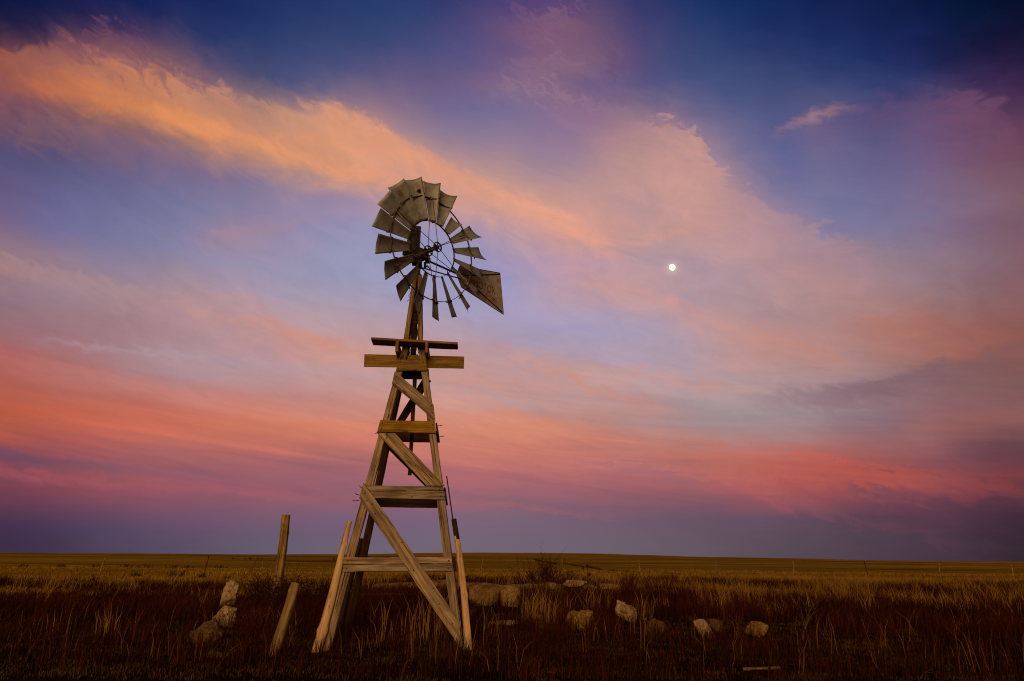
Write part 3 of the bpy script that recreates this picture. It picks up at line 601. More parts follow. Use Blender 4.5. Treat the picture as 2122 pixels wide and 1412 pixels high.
def board(name, quad, thick, nrm, mat, parent=None, seed=0, wob=0.006, segs=None, nails=(), broken=0.0):
    """plank from four corners: near-top, far-top, far-bottom, near-bottom; nrm is its outward face"""
    P = [Vector(p) for p in quad]
    a = (P[0] + P[3]) / 2; bq = (P[1] + P[2]) / 2
    X = (bq - a); L = X.length; X.normalize()
    N = Vector(nrm); N = (N - X * N.dot(X)).normalized()
    Y = N.cross(X)
    M = Matrix(((X.x, Y.x, N.x, a.x), (X.y, Y.y, N.y, a.y), (X.z, Y.z, N.z, a.z), (0, 0, 0, 1)))
    Mi = M.inverted()
    q = [Mi @ p for p in P]
    if q[0].y < q[3].y:
        q = [q[3], q[2], q[1], q[0]]
    segs = segs or max(6, int(L / 0.07))
    rnd = random.Random(seed * 13 + 5)
    off = rnd.random() * 50
    ch = min(0.006, thick * 0.2)
    vs, fs = [], []
    for i in range(segs + 1):
        t = i / segs
        top = q[0].lerp(q[1], t); bot = q[3].lerp(q[2], t)
        e1 = wob * mnoise.noise(Vector((off + t * L * 3.1, 1.1, 0))) + 0.35 * wob * mnoise.noise(Vector((off + t * L * 14, 4.1, 0)))
        e2 = wob * mnoise.noise(Vector((off + t * L * 3.1, 9.7, 0))) + 0.35 * wob * mnoise.noise(Vector((off + t * L * 14, 7.1, 0)))
        bw = wob * 0.8 * mnoise.noise(Vector((off + t * L * 1.3, 5.5, 0)))
        if broken and t > 0.93:
            e1 -= broken * (t - 0.93) / 0.07 * (0.5 + rnd.random())
        endj = (wob * 0.8 * (rnd.random() - 0.5)) if i in (0, segs) else 0
        yt, yb = top.y + e1, bot.y + e2
        def xat(y):
            f = 0.5 if abs(top.y - bot.y) < 1e-6 else (y - bot.y) / (top.y - bot.y)
            return bot.x + (top.x - bot.x) * f + endj
        z0, z1 = bw, thick + bw
        for (yy, zz) in ((yb + ch, z0), (yt - ch, z0), (yt, z0 + ch), (yt, z1 - ch), (yt - ch, z1), (yb + ch, z1), (yb, z1 - ch), (yb, z0 + ch)):
            vs.append((xat(yy), yy, zz))
    for i in range(segs):
        for k in range(8):
            k2 = (k + 1) % 8
            fs.append((i * 8 + k, i * 8 + k2, (i + 1) * 8 + k2, (i + 1) * 8 + k))
    fs.append(tuple(range(8))); fs.append(tuple(segs * 8 + k for k in range(8))[::-1])
    mb = MB(); mb.add(vs, fs)
    o = mb.build(name, mat, parent, M)
    for (t, s) in nails:
        top = q[0].lerp(q[1], t); bot = q[3].lerp(q[2], t)
        p = bot.lerp(top, s)
        nb = MB()
        nb.tube([(p.x, p.y, thick - 0.006), (p.x, p.y, thick + 0.005)], [0.015, 0.012], 7)
        nb.build('nail', M_IRON, o)
    return o

FRONT = (0, -1, 0.17); REAR = (0, 1, 0.17); LEFT = (-1, 0, 0.17); RIGHT = (1, 0, 0.17)
# legs: squared timbers leaning in to the top
def leg(sx, sy, top_z, w0, w1, mat, seed):
    zb = -0.35
    def c(z): return Vector((sx * half_at(z), sy * half_at(z), z))
    a, b = c(zb), c(top_z)
    X = (b - a).normalized(); L = (b - a).length
    Y = Vector((1, 0, 0)); Y = (Y - X * Y.dot(X)).normalized(); Z = X.cross(Y)
    M = Matrix(((X.x, Y.x, Z.x, a.x), (X.y, Y.y, Z.y, a.y), (X.z, Y.z, Z.z, a.z), (0, 0, 0, 1)))
    mb = MB(); vs, fs = [], []
    n = 60
    for i in range(n + 1):
        t = i / n; w = w0 + (w1 - w0) * t; h = w / 2; cc = 0.012
        for k, (yy, zz) in enumerate(((-h + cc, -h), (h - cc, -h), (h, -h + cc), (h, h - cc), (h - cc, h), (-h + cc, h), (-h, h - cc), (-h, -h + cc))):
            j = 0.006 * mnoise.noise(Vector((t * L * 2.5, k * 1.7, seed))) + 0.003 * mnoise.noise(Vector((t * L * 15, k * 1.7, seed + 9)))
            vs.append((t * L, yy + j, zz + j * 0.7))
    for i in range(n):
        for k in range(8):
            k2 = (k + 1) % 8
            fs.append((i * 8 + k, i * 8 + k2, (i + 1) * 8 + k2, (i + 1) * 8 + k))
    fs.append(tuple(range(8))); fs.append(tuple(n * 8 + k for k in range(8))[::-1])
    mb.add(vs, fs)
    return mb.build('leg', mat, mill, M)
leg(-1, -1, 5.42, 0.152, 0.125, M_WOOD, 1)
leg(1, -1, 5.42, 0.150, 0.125, M_WOOD, 2)
leg(-1, 1, 5.42, 0.145, 0.12, M_DARK_SHADE_WOOD, 3)
leg(1, 1, 5.42, 0.145, 0.12, M_DARK_SHADE_WOOD, 4)
def mast_leg(sx, sy, mat, seed, x0, x1):
    a = Vector((x0, sy * 0.115, 5.38)); c = Vector((x1, sy * 0.05, 6.98))
    h0, h1 = 0.048, 0.040
    board('mast_leg', [a + Vector((h0, 0, 0)), c + Vector((h1, 0, 0)), c - Vector((h1, 0, 0)), a - Vector((h0, 0, 0))], 0.075, (0, sy, 0.1), mat, mill, seed, wob=0.008)

TH = 0.034
NL = ((0.045, 0.72), (0.045, 0.3), (0.955, 0.72), (0.955, 0.25))
# front face
board('crossboard', [(-0.284, -0.285, 5.108), (0.254, -0.283, 5.124), (0.291, -0.322, 4.891), (-0.294, -0.325, 4.873)], TH, FRONT, M_GOLD, mill, 1, nails=((0.1, .75), (0.9, .75)))
board('crossboard', [(-0.512, -0.496, 3.872), (0.484, -0.496, 3.872), (0.520, -0.534, 3.645), (-0.531, -0.534, 3.646)], TH, FRONT, M_GOLD, mill, 2, nails=NL + ((0.5, .12), (0.39, .88)))
board('crossboard', [(-0.69, -0.700, 2.660), (0.685, -0.700, 2.664), (0.732, -0.740, 2.432), (-0.70, -0.738, 2.441)], TH, FRONT, M_WOOD, mill, 3, nails=NL + ((0.6, .15),))
board('crossboard', [(-0.923, -0.909, 1.440), (0.893, -0.905, 1.473), (0.905, -0.924, 1.362), (-0.915, -0.925, 1.334)], TH, FRONT, M_WOOD, mill, 4, wob=0.012, nails=((0.04, .5), (0.97, .4)))
board('crossboard', [(-0.914, -0.926, 1.328), (0.906, -0.927, 1.352), (0.916, -0.943, 1.237), (-0.904, -0.947, 1.213)], TH, FRONT, M_WOOD, mill, 5, wob=0.010, nails=((0.03, .4), (0.96, .4)))
board('brace', [(-0.326, -0.328, 4.862), (0.452, -0.437, 4.205), (0.500, -0.495, 3.886), (-0.358, -0.372, 4.602)], TH, FRONT, M_WOOD, mill, 6, nails=((0.07, .75), (0.1, .3), (0.93, .75), (0.94, .35)))
board('brace', [(-0.239, -0.537, 3.632), (0.724, -0.699, 2.676), (0.40, -0.701, 2.672), (-0.533, -0.546, 3.606)], TH, FRONT, M_WOOD, mill, 7, wob=0.012, nails=((0.05, .4), (0.09, .25), (0.62, .45), (0.93, .7), (0.9, .6)))
board('brace', [(-0.704, -0.730, 2.708), (1.075, -1.120, 0.44), (1.061, -1.180, 0.094), (-0.733, -0.786, 2.399)], 0.042, FRONT, M_WOOD, mill, 8, wob=0.012, nails=((0.03, .6), (0.06, .4), (0.11, .6), (0.15, .35), (0.42, .8), (0.55, .35), (0.74, .8), (0.8, .5), (0.93, .5)))
# rear face, shade put into the timber colour
board('crossboard', [(-0.284, 0.285, 5.11), (0.284, 0.285, 5.11), (0.31, 0.322, 4.885), (-0.31, 0.322, 4.885)], TH, REAR, M_DARK_SHADE_WOOD, mill, 11)
board('crossboard', [(-0.50, 0.497, 3.87), (0.50, 0.497, 3.87), (0.54, 0.535, 3.643), (-0.54, 0.535, 3.643)], TH, REAR, M_DARK_SHADE_WOOD, mill, 12)
board('crossboard', [(-0.70, 0.70, 2.62), (0.70, 0.70, 2.62), (0.735, 0.74, 2.385), (-0.735, 0.74, 2.385)], TH, REAR, M_DARK_SHADE_WOOD, mill, 13)
board('crossboard', [(-0.92, 0.915, 1.46), (0.92, 0.915, 1.46), (0.95, 0.95, 1.24), (-0.95, 0.95, 1.24)], TH, REAR, M_DARK_SHADE_WOOD, mill, 14)
board('brace', [(-0.41, 0.497, 3.88), (0.20, 0.31, 4.95), (0.35, 0.325, 4.86), (-0.24, 0.49, 3.90)], TH, REAR, M_DARK_SHADE_WOOD, mill, 15)
board('brace', [(-0.22, 0.537, 3.632), (0.72, 0.70, 2.70), (0.42, 0.70, 2.69), (-0.53, 0.55, 3.57)], TH, REAR, M_DARK_SHADE_WOOD, mill, 16)
# side faces; the right-hand boards carry shade in their colour
for s, nn in ((-1, LEFT), (1, RIGHT)):
    for z1, z0, sd in ((3.862, 3.64, 21), (2.655, 2.43, 22), (1.455, 1.235, 23)):
        wa, wb = half_at(z1) + 0.08, half_at(z0) + 0.08
        board('crossboard', [(s * wa, -wa + 0.045, z1), (s * wa, wa - 0.03, z1), (s * wb, wb - 0.03, z0), (s * wb, -wb + 0.045, z0)], TH, nn, M_DARK_SHADE_WOOD if s > 0 else M_WOOD, mill, sd + (s > 0))
board('slat', [(0.738, -0.645, 2.86), (0.932, -0.826, 1.80), (0.932, -0.796, 1.80), (0.738, -0.615, 2.86)], 0.022, RIGHT, M_DARK_SHADE_WOOD, mill, 27)
board('cleat', [(1.00, 0.86, 1.27), (1.03, 0.86, 0.93), (1.13, 0.86, 0.93), (1.09, 0.86, 1.27)], 0.05, FRONT, M_POLE, mill, 28)
pb = MB(); pb.tube([(1.10, 0.84, 1.10), (1.21, 0.83, 1.105)], 0.013, 6); pb.build('bolt', M_IRON, mill)
mast_leg(-1, -1, M_POST, 51, -0.178, -0.052)
mast_leg(1, -1, M_POST, 52, 0.125, 0.035)
mast_leg(-1, 1, M_DARK_SHADE_WOOD, 53, -0.155, -0.05)
mast_leg(1, 1, M_DARK_SHADE_WOOD, 54, 0.12, 0.04)
# platform and its bearers near the top
board('platform_plank', [(-0.786, -0.215, 5.412), (0.870, -0.215, 5.370), (0.866, -0.60, 5.370), (-0.786, -0.60, 5.412)], 0.045, (0.02, 0, 1), M_GOLD, mill, 31, broken=0.03)
for x in (-0.315, 0.245):
    board('bearer', [(x, -0.61, 5.400), (x, 0.42, 5.400), (x, 0.42, 5.185), (x, -0.61, 5.185)], 0.055, (1, 0, 0), M_GOLD, mill, 35 + int(x > 0))
board('outrigger_board', [(-0.955, -0.128, 5.246), (1.0, -0.128, 5.258), (1.0, -0.128, 5.012), (-0.945, -0.128, 4.99)], 0.030, (0, -1, 0), M_GOLD, mill, 38, wob=0.004)
for s in (-1, 1):          # short packing pieces under the platform, between the legs
    board('packing_block', [(s * 0.10, 0.02, 5.72), (s * 0.165, 0.02, 5.47), (s * 0.05, 0.02, 5.47), (s * 0.075, 0.02, 5.70)], 0.05, FRONT, M_GOLD, mill, 40 + s)
# pump rod hanging down the middle, ragged mast timber and mast pipe
board('pump_rod', [(0.085, 0.0, 5.30), (0.075, 0.0, 2.93), (0.01, 0.0, 2.93), (0.0, 0.0, 5.30)], 0.05, FRONT, M_DARK_SHADE_WOOD, mill, 43)
def mast():
    mb = MB(); vs, fs = [], []; n, m = 46, 10
    for i in range(n + 1):
        z = 5.25 + (6.98 - 5.25) * i / n
        for k in range(m):
            t = 2 * PI * k / m
            r = (0.062 if z < 6.3 else 0.062 - 0.014 * (z - 6.3) / 0.68) + 0.022 * mnoise.noise(Vector((math.cos(t) * 1.5, math.sin(t) * 1.5, z * 9))) + 0.012 * mnoise.noise(Vector((math.cos(t) * 3, math.sin(t) * 3, z * 30)))
            vs.append((-0.02 + r * math.cos(t), r * math.sin(t), z))
    for i in range(n):
        for k in range(m):
            k2 = (k + 1) % m
            fs.append((i * m + k, i * m + k2, (i + 1) * m + k2, (i + 1) * m + k))
    fs.append(tuple(range(m))[::-1]); fs.append(tuple(n * m + k for k in range(m)))
    mb.add(vs, fs); mb.build('mast', M_DARK_SHADE_WOOD, mill)
mast()
mp = MB()
mp.tube([(0, 0, 6.9), (0, 0, 7.28)], 0.038, 12)
mp.tube([(0, 0, 6.97), (0, 0, 7.04)], 0.062, 12)
mp.tube([(0, 0, 7.18), (0, 0, 7.25)], 0.07, 12)
mp.build('mast_pipe', M_IRON, mill)

# bent nails left sticking out at the board ends, and a scrap of wire by the mast
for (p, d) in (((-0.79, -0.74, 2.50), (-0.05, -0.01, 0.012)), ((-0.80, -0.72, 2.40), (-0.075, -0.01, -0.01)), ((-0.75, -0.70, 2.63), (-0.03, 0, 0.02)), ((-0.565, -0.52, 3.64), (-0.03, 0, -0.02)),
               ((0.575, -0.50, 3.80), (0.055, 0, 0.004)), ((0.60, -0.52, 3.60), (0.07, 0, -0.004)), ((-0.23, -0.20, 5.50), (-0.05, 0, 0.03))):
    q = MB(); p = Vector(p); d = Vector(d)
    q.tube([p - d * 0.5, p + d * 0.6, p + d + Vector((0, 0, 0.012))], 0.007, 5)
    q.build('bent_nail', M_RUST, mill)
q = MB()
q.tube([(-0.10, -0.10, 6.72), (-0.15, -0.11, 6.66), (-0.135, -0.11, 6.58), (-0.165, -0.11, 6.52), (-0.13, -0.11, 6.45), (-0.19, -0.11, 6.40)], 0.006, 5)
q.build('loose_wire', M_WIRE, mill)

# --- wheel frame
WYAW = rad(48.636) - MILL_RZ
WT = Vector((math.cos(WYAW), math.sin(WYAW), 0))
WN = Vector((math.sin(WYAW), -math.cos(WYAW), 0))     # the side the wheel shows to the wind, towards the viewer
WZ = Vector((0, 0, 1))
WC = 0.4918 * WN - 0.0585 * WT + Vector((0, 0, 7.4519))
AXM = Vector((0, 0, 0))
def wp(r, ph, k=0.0, q=0.0):
    """point on the wheel: radius, angle clockwise from the top, distance in front, tangential shift"""
    d = WT * math.sin(ph) + WZ * math.cos(ph)
    tg = WT * math.cos(ph) - WZ * math.sin(ph)
    return WC + d * r + WN * k + tg * q

hub = MB()
hub.tube([WC - WN * 0.30, WC - WN * 0.20, WC - WN * 0.16, WC + WN * 0.08, WC + WN * 0.14], [0.06, 0.065, 0.045, 0.042, 0.034], 16)
hub.ring(WC + WN * 0.13, WT, WZ, 0.098, 0.020, 0.026, 28)
hub.ring(WC - WN * 0.15, WT, WZ, 0.105, 0.020, 0.026, 28)
for k in range(6):
    for kk in (0.13, -0.15):
        hub.tube([wp(0.03, -0.096 + k * PI / 3, kk), wp(0.1, -0.096 + k * PI / 3, kk)], 0.011, 6)
wheel = hub.build('wheel', M_IRON, mill, smooth=False)
hb = MB()
hb.tube([WC + WN * 0.06, WC + WN * 0.10, WC + WN * 0.155], [0.062, 0.058, 0.03], 14)
hb.build('hub_boss', M_RUST, wheel)
for R_, nm in ((0.591, 'inner_rim'), (1.107, 'outer_rim')):
    rb = MB()
    for k in range(6):
        a0 = -0.096 + k * PI / 3
        rb.ring(WC, WT, WZ, R_, 0.009, 0.032, 14, a0 + 0.01, a0 + PI / 3 - 0.01)
        for da in (0.015, -0.015):
            rb.box(wp(R_, a0 + da, 0.0), 0.03, 0.03, 0.045)
    rb.build(nm, M_ROD if nm == 'outer_rim' else M_IRON, wheel)
for k in range(6):
    a = -0.096 + k * PI / 3
    for kk, q in ((0.13, 0.028), (-0.15, -0.028)):
        sb = MB()
        sb.tube([wp(0.1, a, kk), wp(0.6, a, kk * 0.50, q * 0.6), wp(1.107, a, 0.0, q)], 0.0075, 6)
        sb.tube([wp(1.107, a, 0.0, q), wp(1.135, a, 0.0, q)], 0.012, 6)
        sb.build('spoke', M_ROD, wheel)

BETA = 0.498
def blade(k, r0=0.593, r1=1.476, skip=None, seed=0):
    rnd = random.Random(100 + k)
    ph = -0.445 + k * PI / 9 + rnd.uniform(-0.012, 0.012)
    be = BETA + rnd.uniform(-0.05, 0.05)
    mb = MB(); nu, nv = 10, 12
    d = WT * math.sin(ph) + WZ * math.cos(ph)
    tg = WT * math.cos(ph) - WZ * math.sin(ph)
    chd = tg * math.cos(be) + WN * math.sin(be)
    bn = d.cross(chd).normalized()
    if bn.dot(WN) < 0: bn = -bn
    def P(u, v):
        r = r0 + (r1 - r0) * v
        w = 0.150 + (0.395 - 0.150) * (r - 0.593) / (1.476 - 0.593)
        sag = 0.095 * w * (1 - (2 * u - 1) ** 2)
        dent = 0.006 * mnoise.noise(Vector((u * 2.5, v * 3.5, k * 3.3)))
        trim = 0.0
        if v > 0.85: trim = 0.012 * mnoise.noise(Vector((u * 3, 7.7, k * 2.1)))
        return WC + d * (r + trim - 0.02 * (1 - (2 * u - 1) ** 2) * v) + chd * (w * (u - 0.5)) - bn * (sag - 0.5 * 0.095 * w + dent)
    vs = []
    th = 0.0016
    for side in (1, -1):
        for j in range(nv + 1):
            for i in range(nu + 1):
                vs.append(P(i / nu, j / nv) + bn * th * side)
    n1 = (nu + 1) * (nv + 1)
    fs = []
    for j in range(nv):
        for i in range(nu):
            a = j * (nu + 1) + i
            q = (a, a + 1, a + nu + 2, a + nu + 1)
            fs.append(q); fs.append(tuple(n1 + x for x in q[::-1]))
    edge = [i for i in range(nu + 1)] + [j * (nu + 1) + nu for j in range(1, nv + 1)] + [nv * (nu + 1) + i for i in range(nu - 1, -1, -1)] + [j * (nu + 1) for j in range(nv - 1, 0, -1)]
    for a, b2 in zip(edge, edge[1:] + edge[:1]):
        fs.append((a, b2, n1 + b2, n1 + a))
    mb.add(vs, fs)
    nf = len(mb.f)
    if r1 > 1.2:
        # iron bracket bar holding the sheet to the outer rim, and its bolt heads
        c0 = WC + d * 1.107
        mb.tube([c0 + chd * -0.155 + bn * 0.022, c0 + bn * 0.004, c0 + chd * 0.10 + bn * 0.016], 0.0085, 6)
        for s in (-0.15, 0.15):
            mb.tube([c0 + chd * s + d * 0.02 - bn * 0.02, c0 + chd * s + d * 0.02 + bn * 0.03], 0.013, 6)
    c1 = WC + d * 0.61
    mb.tube([c1 - chd * 0.07 - bn * 0.01, c1 + chd * 0.07 + bn * 0.012], 0.010, 6)
    me = mb.mesh('blade', True)
    o = link('blade', me, M_BLADE, wheel)
    me.materials.append(M_IRON)
    mi = [0] * len(me.polygons)
    for p in range(nf, len(me.polygons)): mi[p] = 1
    me.polygons.foreach_set('material_index', mi)
    return o
for k in range(18):
    b = blade(k, r1=1.075 if k == 3 else 1.476 + 0.01 * math.sin(k * 2.7))
    if k == 3: b['label'] = 'blade snapped off at the outer rim'
# rust hole in one of the top blades
hm = MB()
hp = wp(1.21, -0.445, 0.07, 0.03)
hm.tube([hp - WN * 0.06, hp + WN * 0.0], [0.030, 0.028], 9)
hm.build('rust_spot', M_RUST, wheel)

# --- gearbox, hood and the arm behind the wheel
gb = MB()
gc = Vector((0, 0, 7.44)) - 0.0585 * WT
gb.tube([gc - WN * 0.20 - WZ * 0.02, gc - WN * 0.12, gc + WN * 0.12, gc + WN * 0.22], [0.10, 0.15, 0.15, 0.08], 14)
gb.box(gc - WZ * 0.12, 0.20, 0.20, 0.14)
gb.tube([gc - WZ * 0.10, gc - WZ * 0.20], [0.10, 0.06], 12)
gb.box(gc + WT * 0.13 + WN * 0.18 - WZ * 0.10, 0.09, 0.09, 0.13)
gb.box(gc + WN * 0.26 - WZ * 0.09, 0.10, 0.10, 0.10)
gear = gb.build('gearbox', M_RUST, mill)
ra = random.Random(8)
for i in range(9):
    arms = MB()
    p = gc + WT * ra.uniform(-.10, .22) + WN * ra.uniform(.02, .30) + WZ * ra.uniform(-.26, -.04)
    d = WT * ra.uniform(-.12, .12) + WZ * ra.uniform(-.12, .08) + WN * ra.uniform(-.1, .1)
    arms.tube([p, p + d], ra.uniform(.012, .026), 6)
    if i % 2: arms.box(p + d, .05, .05, .06)
    arms.build('gear_linkage', M_IRON, gear)
ga = MB()
ga.tube([gc + WN * 0.05 - WZ * 0.06, gc - WT * 0.30 + WN * 0.0 - WZ * 0.05], [0.05, 0.035], 8)
ga.box(gc - WT * 0.26 - WZ * 0.05, 0.17, 0.12, 0.08, Matrix.Rotation(WYAW, 3, 'Z'))
ga.tube([gc - WT * 0.30 - WZ * 0.10, gc + WT * 0.15 - WZ * 0.22], 0.014, 6)
ga.build('furl_bracket', M_IRON, gear)
def hood():
    # tall sheet-metal bonnet: straight upright edge on the right, rounded over to the left, bulging forward
    mb = MB(); n, m = 18, 10
    lay = []
    for side in (0, 1):
        vs = []
        for i in range(n + 1):
            z = i / n
            w = 0.36 * math.sqrt(max(0.0, 1 - z ** 2.4)) + 0.01
            for j in range(m + 1):
                u = j / m
                k = -0.12 + 0.10 * math.sin(PI * u) * (w / 0.37) - side * 0.008
                vs.append(gc + WT * (0.165 - w * u) + WN * k + WZ * (0.08 + 0.70 * z))
        lay.append(vs)
    a1 = len(lay[0]); fs = []
    for i in range(n):
        for j in range(m):
            a = i * (m + 1) + j
            q = (a, a + 1, a + m + 2, a + m + 1)
            fs.append(q); fs.append(tuple(a1 + x for x in q[::-1]))
    for i in range(n):
        for a, c in ((i * (m + 1), (i + 1) * (m + 1)), (i * (m + 1) + m, (i + 1) * (m + 1) + m)):
            fs.append((a, c, a1 + c, a1 + a))
    mb.add(lay[0] + lay[1], fs)
    mb.build('hood', M_HOOD, gear, smooth=False)
hood()

# --- tail boom and vane, folded round beside the wheel
def vp(s, z, k=0.0):
    return WT * s + Vector((0, 0, z)) + WN * k
VANE = [(1.173, 7.641), (2.498, 7.895), (2.651, 6.878), (1.242, 7.133), (1.075, 7.40)]
vb = MB()
vs = [vp(s, z, k) for k in (0.004, -0.004) for s, z in VANE]
vb.add(vs, [(0, 1, 2, 3, 4), (9, 8, 7, 6, 5)] + [(i, (i + 1) % 5, 5 + (i + 1) % 5, 5 + i) for i in range(5)])
vane = vb.build('tail_vane', M_VANE, mill)
for (a, b2, r) in (((0.02, 7.425), (1.12, 7.405), 0.022), ((0.02, 7.205), (1.13, 7.315), 0.014), ((0.80, 7.42), (0.80, 7.29), 0.010)):
    q = MB(); q.tube([vp(*a, 0.015), vp(*b2, 0.015)], r, 8); q.build('tail_boom', M_IRON, vane)
for pts in (((1.10, 7.405), (1.50, 7.50), (2.475, 7.855)), ((1.12, 7.32), (1.48, 7.32), (2.575, 6.93)), ((2.490, 7.87), (2.628, 6.93)), ((1.18, 7.63), (2.48, 7.885)), ((1.26, 7.14), (2.62, 6.89))):
    q = MB(); thin = len(pts) == 2
    q.tube([vp(s, z, 0.012) for s, z in pts], 0.006 if thin else 0.013, 6)
    q.build('stiffener', M_ROD if thin else M_IRON, vane)
LM = Matrix(((WT.x, 0, WN.x, 0), (WT.y, 0, WN.y, 0), (0, 1, 0, 0), (0, 0, 0, 1)))
def lettering(text, s, z, size, slant):
    cu = bpy.data.curves.new('lettering', 'FONT')
    cu.body = text; cu.size = size; cu.extrude = 0.001; cu.space_character = 1.05
    tmp = bpy.data.objects.new('lettering_source', cu)
    COL.objects.link(tmp)
    bpy.context.view_layer.update()
    me = bpy.data.meshes.new_from_object(tmp.evaluated_get(bpy.context.evaluated_depsgraph_get()))
    bpy.data.objects.remove(tmp, do_unlink=True)
    me.name = 'lettering'
    p = vp(s, z, 0.0085)
    M = Matrix.Translation(p) @ LM @ Matrix.Rotation(slant, 4, 'Z') @ Matrix.Diagonal((0.72, 1.0, 1.0, 1.0))
    return link('lettering', me, M_LET, vane, M)
lettering('AERMOTOR', 1.265, 7.285, 0.265, rad(0))
lettering('IF', 2.22, 7.07, 0.17, rad(0))
rv = random.Random(4)
for (s, z) in ((1.60, 7.52), (1.95, 7.58), (1.76, 7.46), (1.98, 7.50), (1.86, 7.40), (2.16, 7.42), (1.70, 7.30), (1.9, 7.22), (2.32, 7.16), (2.40, 7.30)):
    q = MB(); q.tube([vp(s, z, 0.002), vp(s, z, 0.009)], 0.012, 7); q.build('rivet', M_BLADE if rv.random() < 0.6 else M_RUST, vane)

# ------------------------------------------------------------------ moon
MD = Vector((0.22607, 0.89171, 0.39211)) * 9000.0
mr = 7.1 / 1414.7 * MD.dot(_f)
mm = bpy.data.materials.new('moonlight'); mm.use_nodes = True
gm_ = NG(mm.node_tree); mm.node_tree.nodes.clear()
em = gm_.n('ShaderNodeEmission'); out = gm_.n('ShaderNodeOutputMaterial')
tcm = gm_.n('ShaderNodeTexCoord')
nm_ = gm_.noise(tcm.outputs['Object'], 0.016, 4, 0.6).outputs[0]
gm_.put(em.inputs[0], gm_.mix(gm_.step(nm_, 0.4, 0.65), (1.0, 0.93, 0.82), (1.0, 0.86, 0.66)))
em.inputs[1].default_value = 1.25
mm.node_tree.links.new(em.outputs[0], out.inputs[0])
bm = bmesh.new(); bmesh.ops.create_icosphere(bm, subdivisions=4, radius=mr)
view = MD.normalized(); lit = (_r * 0.78 + _u * 0.62); lit = (lit - view * lit.dot(view)).normalized()
for v in bm.verts:                     # waning edge: the unlit sliver on the lower left is not seen
    dl = v.co.dot(lit)
    if dl < 0: v.co -= lit * dl * 0.16
me = bpy.data.meshes.new('moon'); bm.to_mesh(me); bm.free()
me.polygons.foreach_set('use_smooth', [True] * len(me.polygons))
moon = link('moon', me, mm); moon.location = MD
tag(moon, 'small white nearly full moon in the pink and mauve sky', 'moon')

# ------------------------------------------------------------------ round poles and posts
def pole(name, a, b, r0, r1, mat, label, cat='post', seed=0, knots=3, group=None, flat_top=True, dark_from=None, split=0.0, square=0.0):
    a, b = Vector(a), Vector(b)
    L = (b - a).length; X = (b - a).normalized()
    Y = X.cross(Vector((0, 1, 0))).normalized(); Z = X.cross(Y)
    M = Matrix(((X.x, Y.x, Z.x, a.x), (X.y, Y.y, Z.y, a.y), (X.z, Y.z, Z.z, a.z), (0, 0, 0, 1)))
    rnd = random.Random(seed)
    kn = [(rnd.random(), rnd.random() * 2 * PI, rnd.uniform(0.15, 0.4)) for _ in range(knots)]
    mb = MB(); vs, fs = [], []; n, m = int(L / 0.035) + 6, 18
    for i in range(n + 1):
        t = i / n
        cx = 0.018 * math.sin(t * 5 + seed) * L / 2; cy = 0.014 * math.sin(t * 7.3 + seed * 2) * L / 2
        for k in range(m):
            th = 2 * PI * k / m
            r = r0 + (r1 - r0) * t
            if square:
                c_, s_ = abs(math.cos(th)), abs(math.sin(th))
                r *= 1 + square * (1 / max(c_, s_) - 1)
            r *= 1 + 0.09 * mnoise.noise(Vector((math.cos(th) * 1.3, math.sin(th) * 1.3, t * L * 3 + seed * 7))) + 0.05 * mnoise.noise(Vector((math.cos(th) * 5, math.sin(th) * 5, t * L * 2.0 + seed * 3)))
            for (kt, ka, ks) in kn:
                dd = ((t - kt) * L / 0.05) ** 2 + (math.atan2(math.sin(th - ka), math.cos(th - ka)) / 0.5) ** 2
                r *= 1 + ks * math.exp(-dd)
            if split:
                dth = math.atan2(math.sin(th + 0.9), math.cos(th + 0.9))
                r *= 1 - split * math.exp(-(dth / 0.16) ** 2)
            vs.append((t * L + (0.012 * rnd.random() if i == n else 0), cx + r * math.cos(th), cy + r * math.sin(th)))
    for i in range(n):
        for k in range(m):
            k2 = (k + 1) % m
            fs.append((i * m + k, i * m + k2, (i + 1) * m + k2, (i + 1) * m + k))
    fs.append(tuple(range(m))[::-1]); fs.append(tuple(n * m + k for k in range(m)))
    mb.add(vs, fs)
    me = mb.mesh(name, True)
    for p in me.polygons:
        if len(p.vertices) > 4: p.use_smooth = False
    o = link(name, me, mat, None, M)
    if dark_from is not None:
        me.materials.append(M_DARK_SHADE_WOOD)
        for p in me.polygons:
            if p.center.x > dark_from * L + 0.04 * math.sin(p.center.y * 60): p.material_index = 1
    tag(o, label, cat, group)
    return o
G1 = 'round poles set against the windmill legs'
pole('timber_pole', mill_world((-1.235, -1.20, -0.2)), mill_world((-0.868, -0.84, 2.03)), 0.086, 0.046, M_POLE, 'pale peeled pole leaning against the front left leg of the windmill', 'pole', 3, 5, G1, split=0.35)
pole('timber_pole', mill_world((1.265, -1.19, -0.2)), mill_world((0.915, -0.80, 2.10)), 0.066, 0.046, M_POLE, 'pale pole with grey weathered top beside the front right leg of the windmill', 'pole', 8, 4, G1, dark_from=0.86, split=0.3)
pole('timber_pole', mill_world((-1.25, 1.03, -0.2)), mill_world((-0.915, 0.78, 1.79)), 0.07, 0.055, M_DARK_SHADE_WOOD, 'dark short round pole behind the left legs of the windmill', 'pole', 12, 2, G1)
pole('corner_post', (-6.74, 20.9, -0.2), (-6.64, 20.9, 2.60), 0.122, 0.108, M_POST, 'tall squared upright post standing alone left of the windmill', 'post', 21, 2, split=0.30, square=0.7)
pole('leaning_post', (-3.57, 11.20, -0.15), (-3.38, 11.45, 1.05), 0.090, 0.070, M_POST, 'short split grey post leaning in the weeds left of the windmill', 'post', 33, 3, split=0.5, square=0.5)

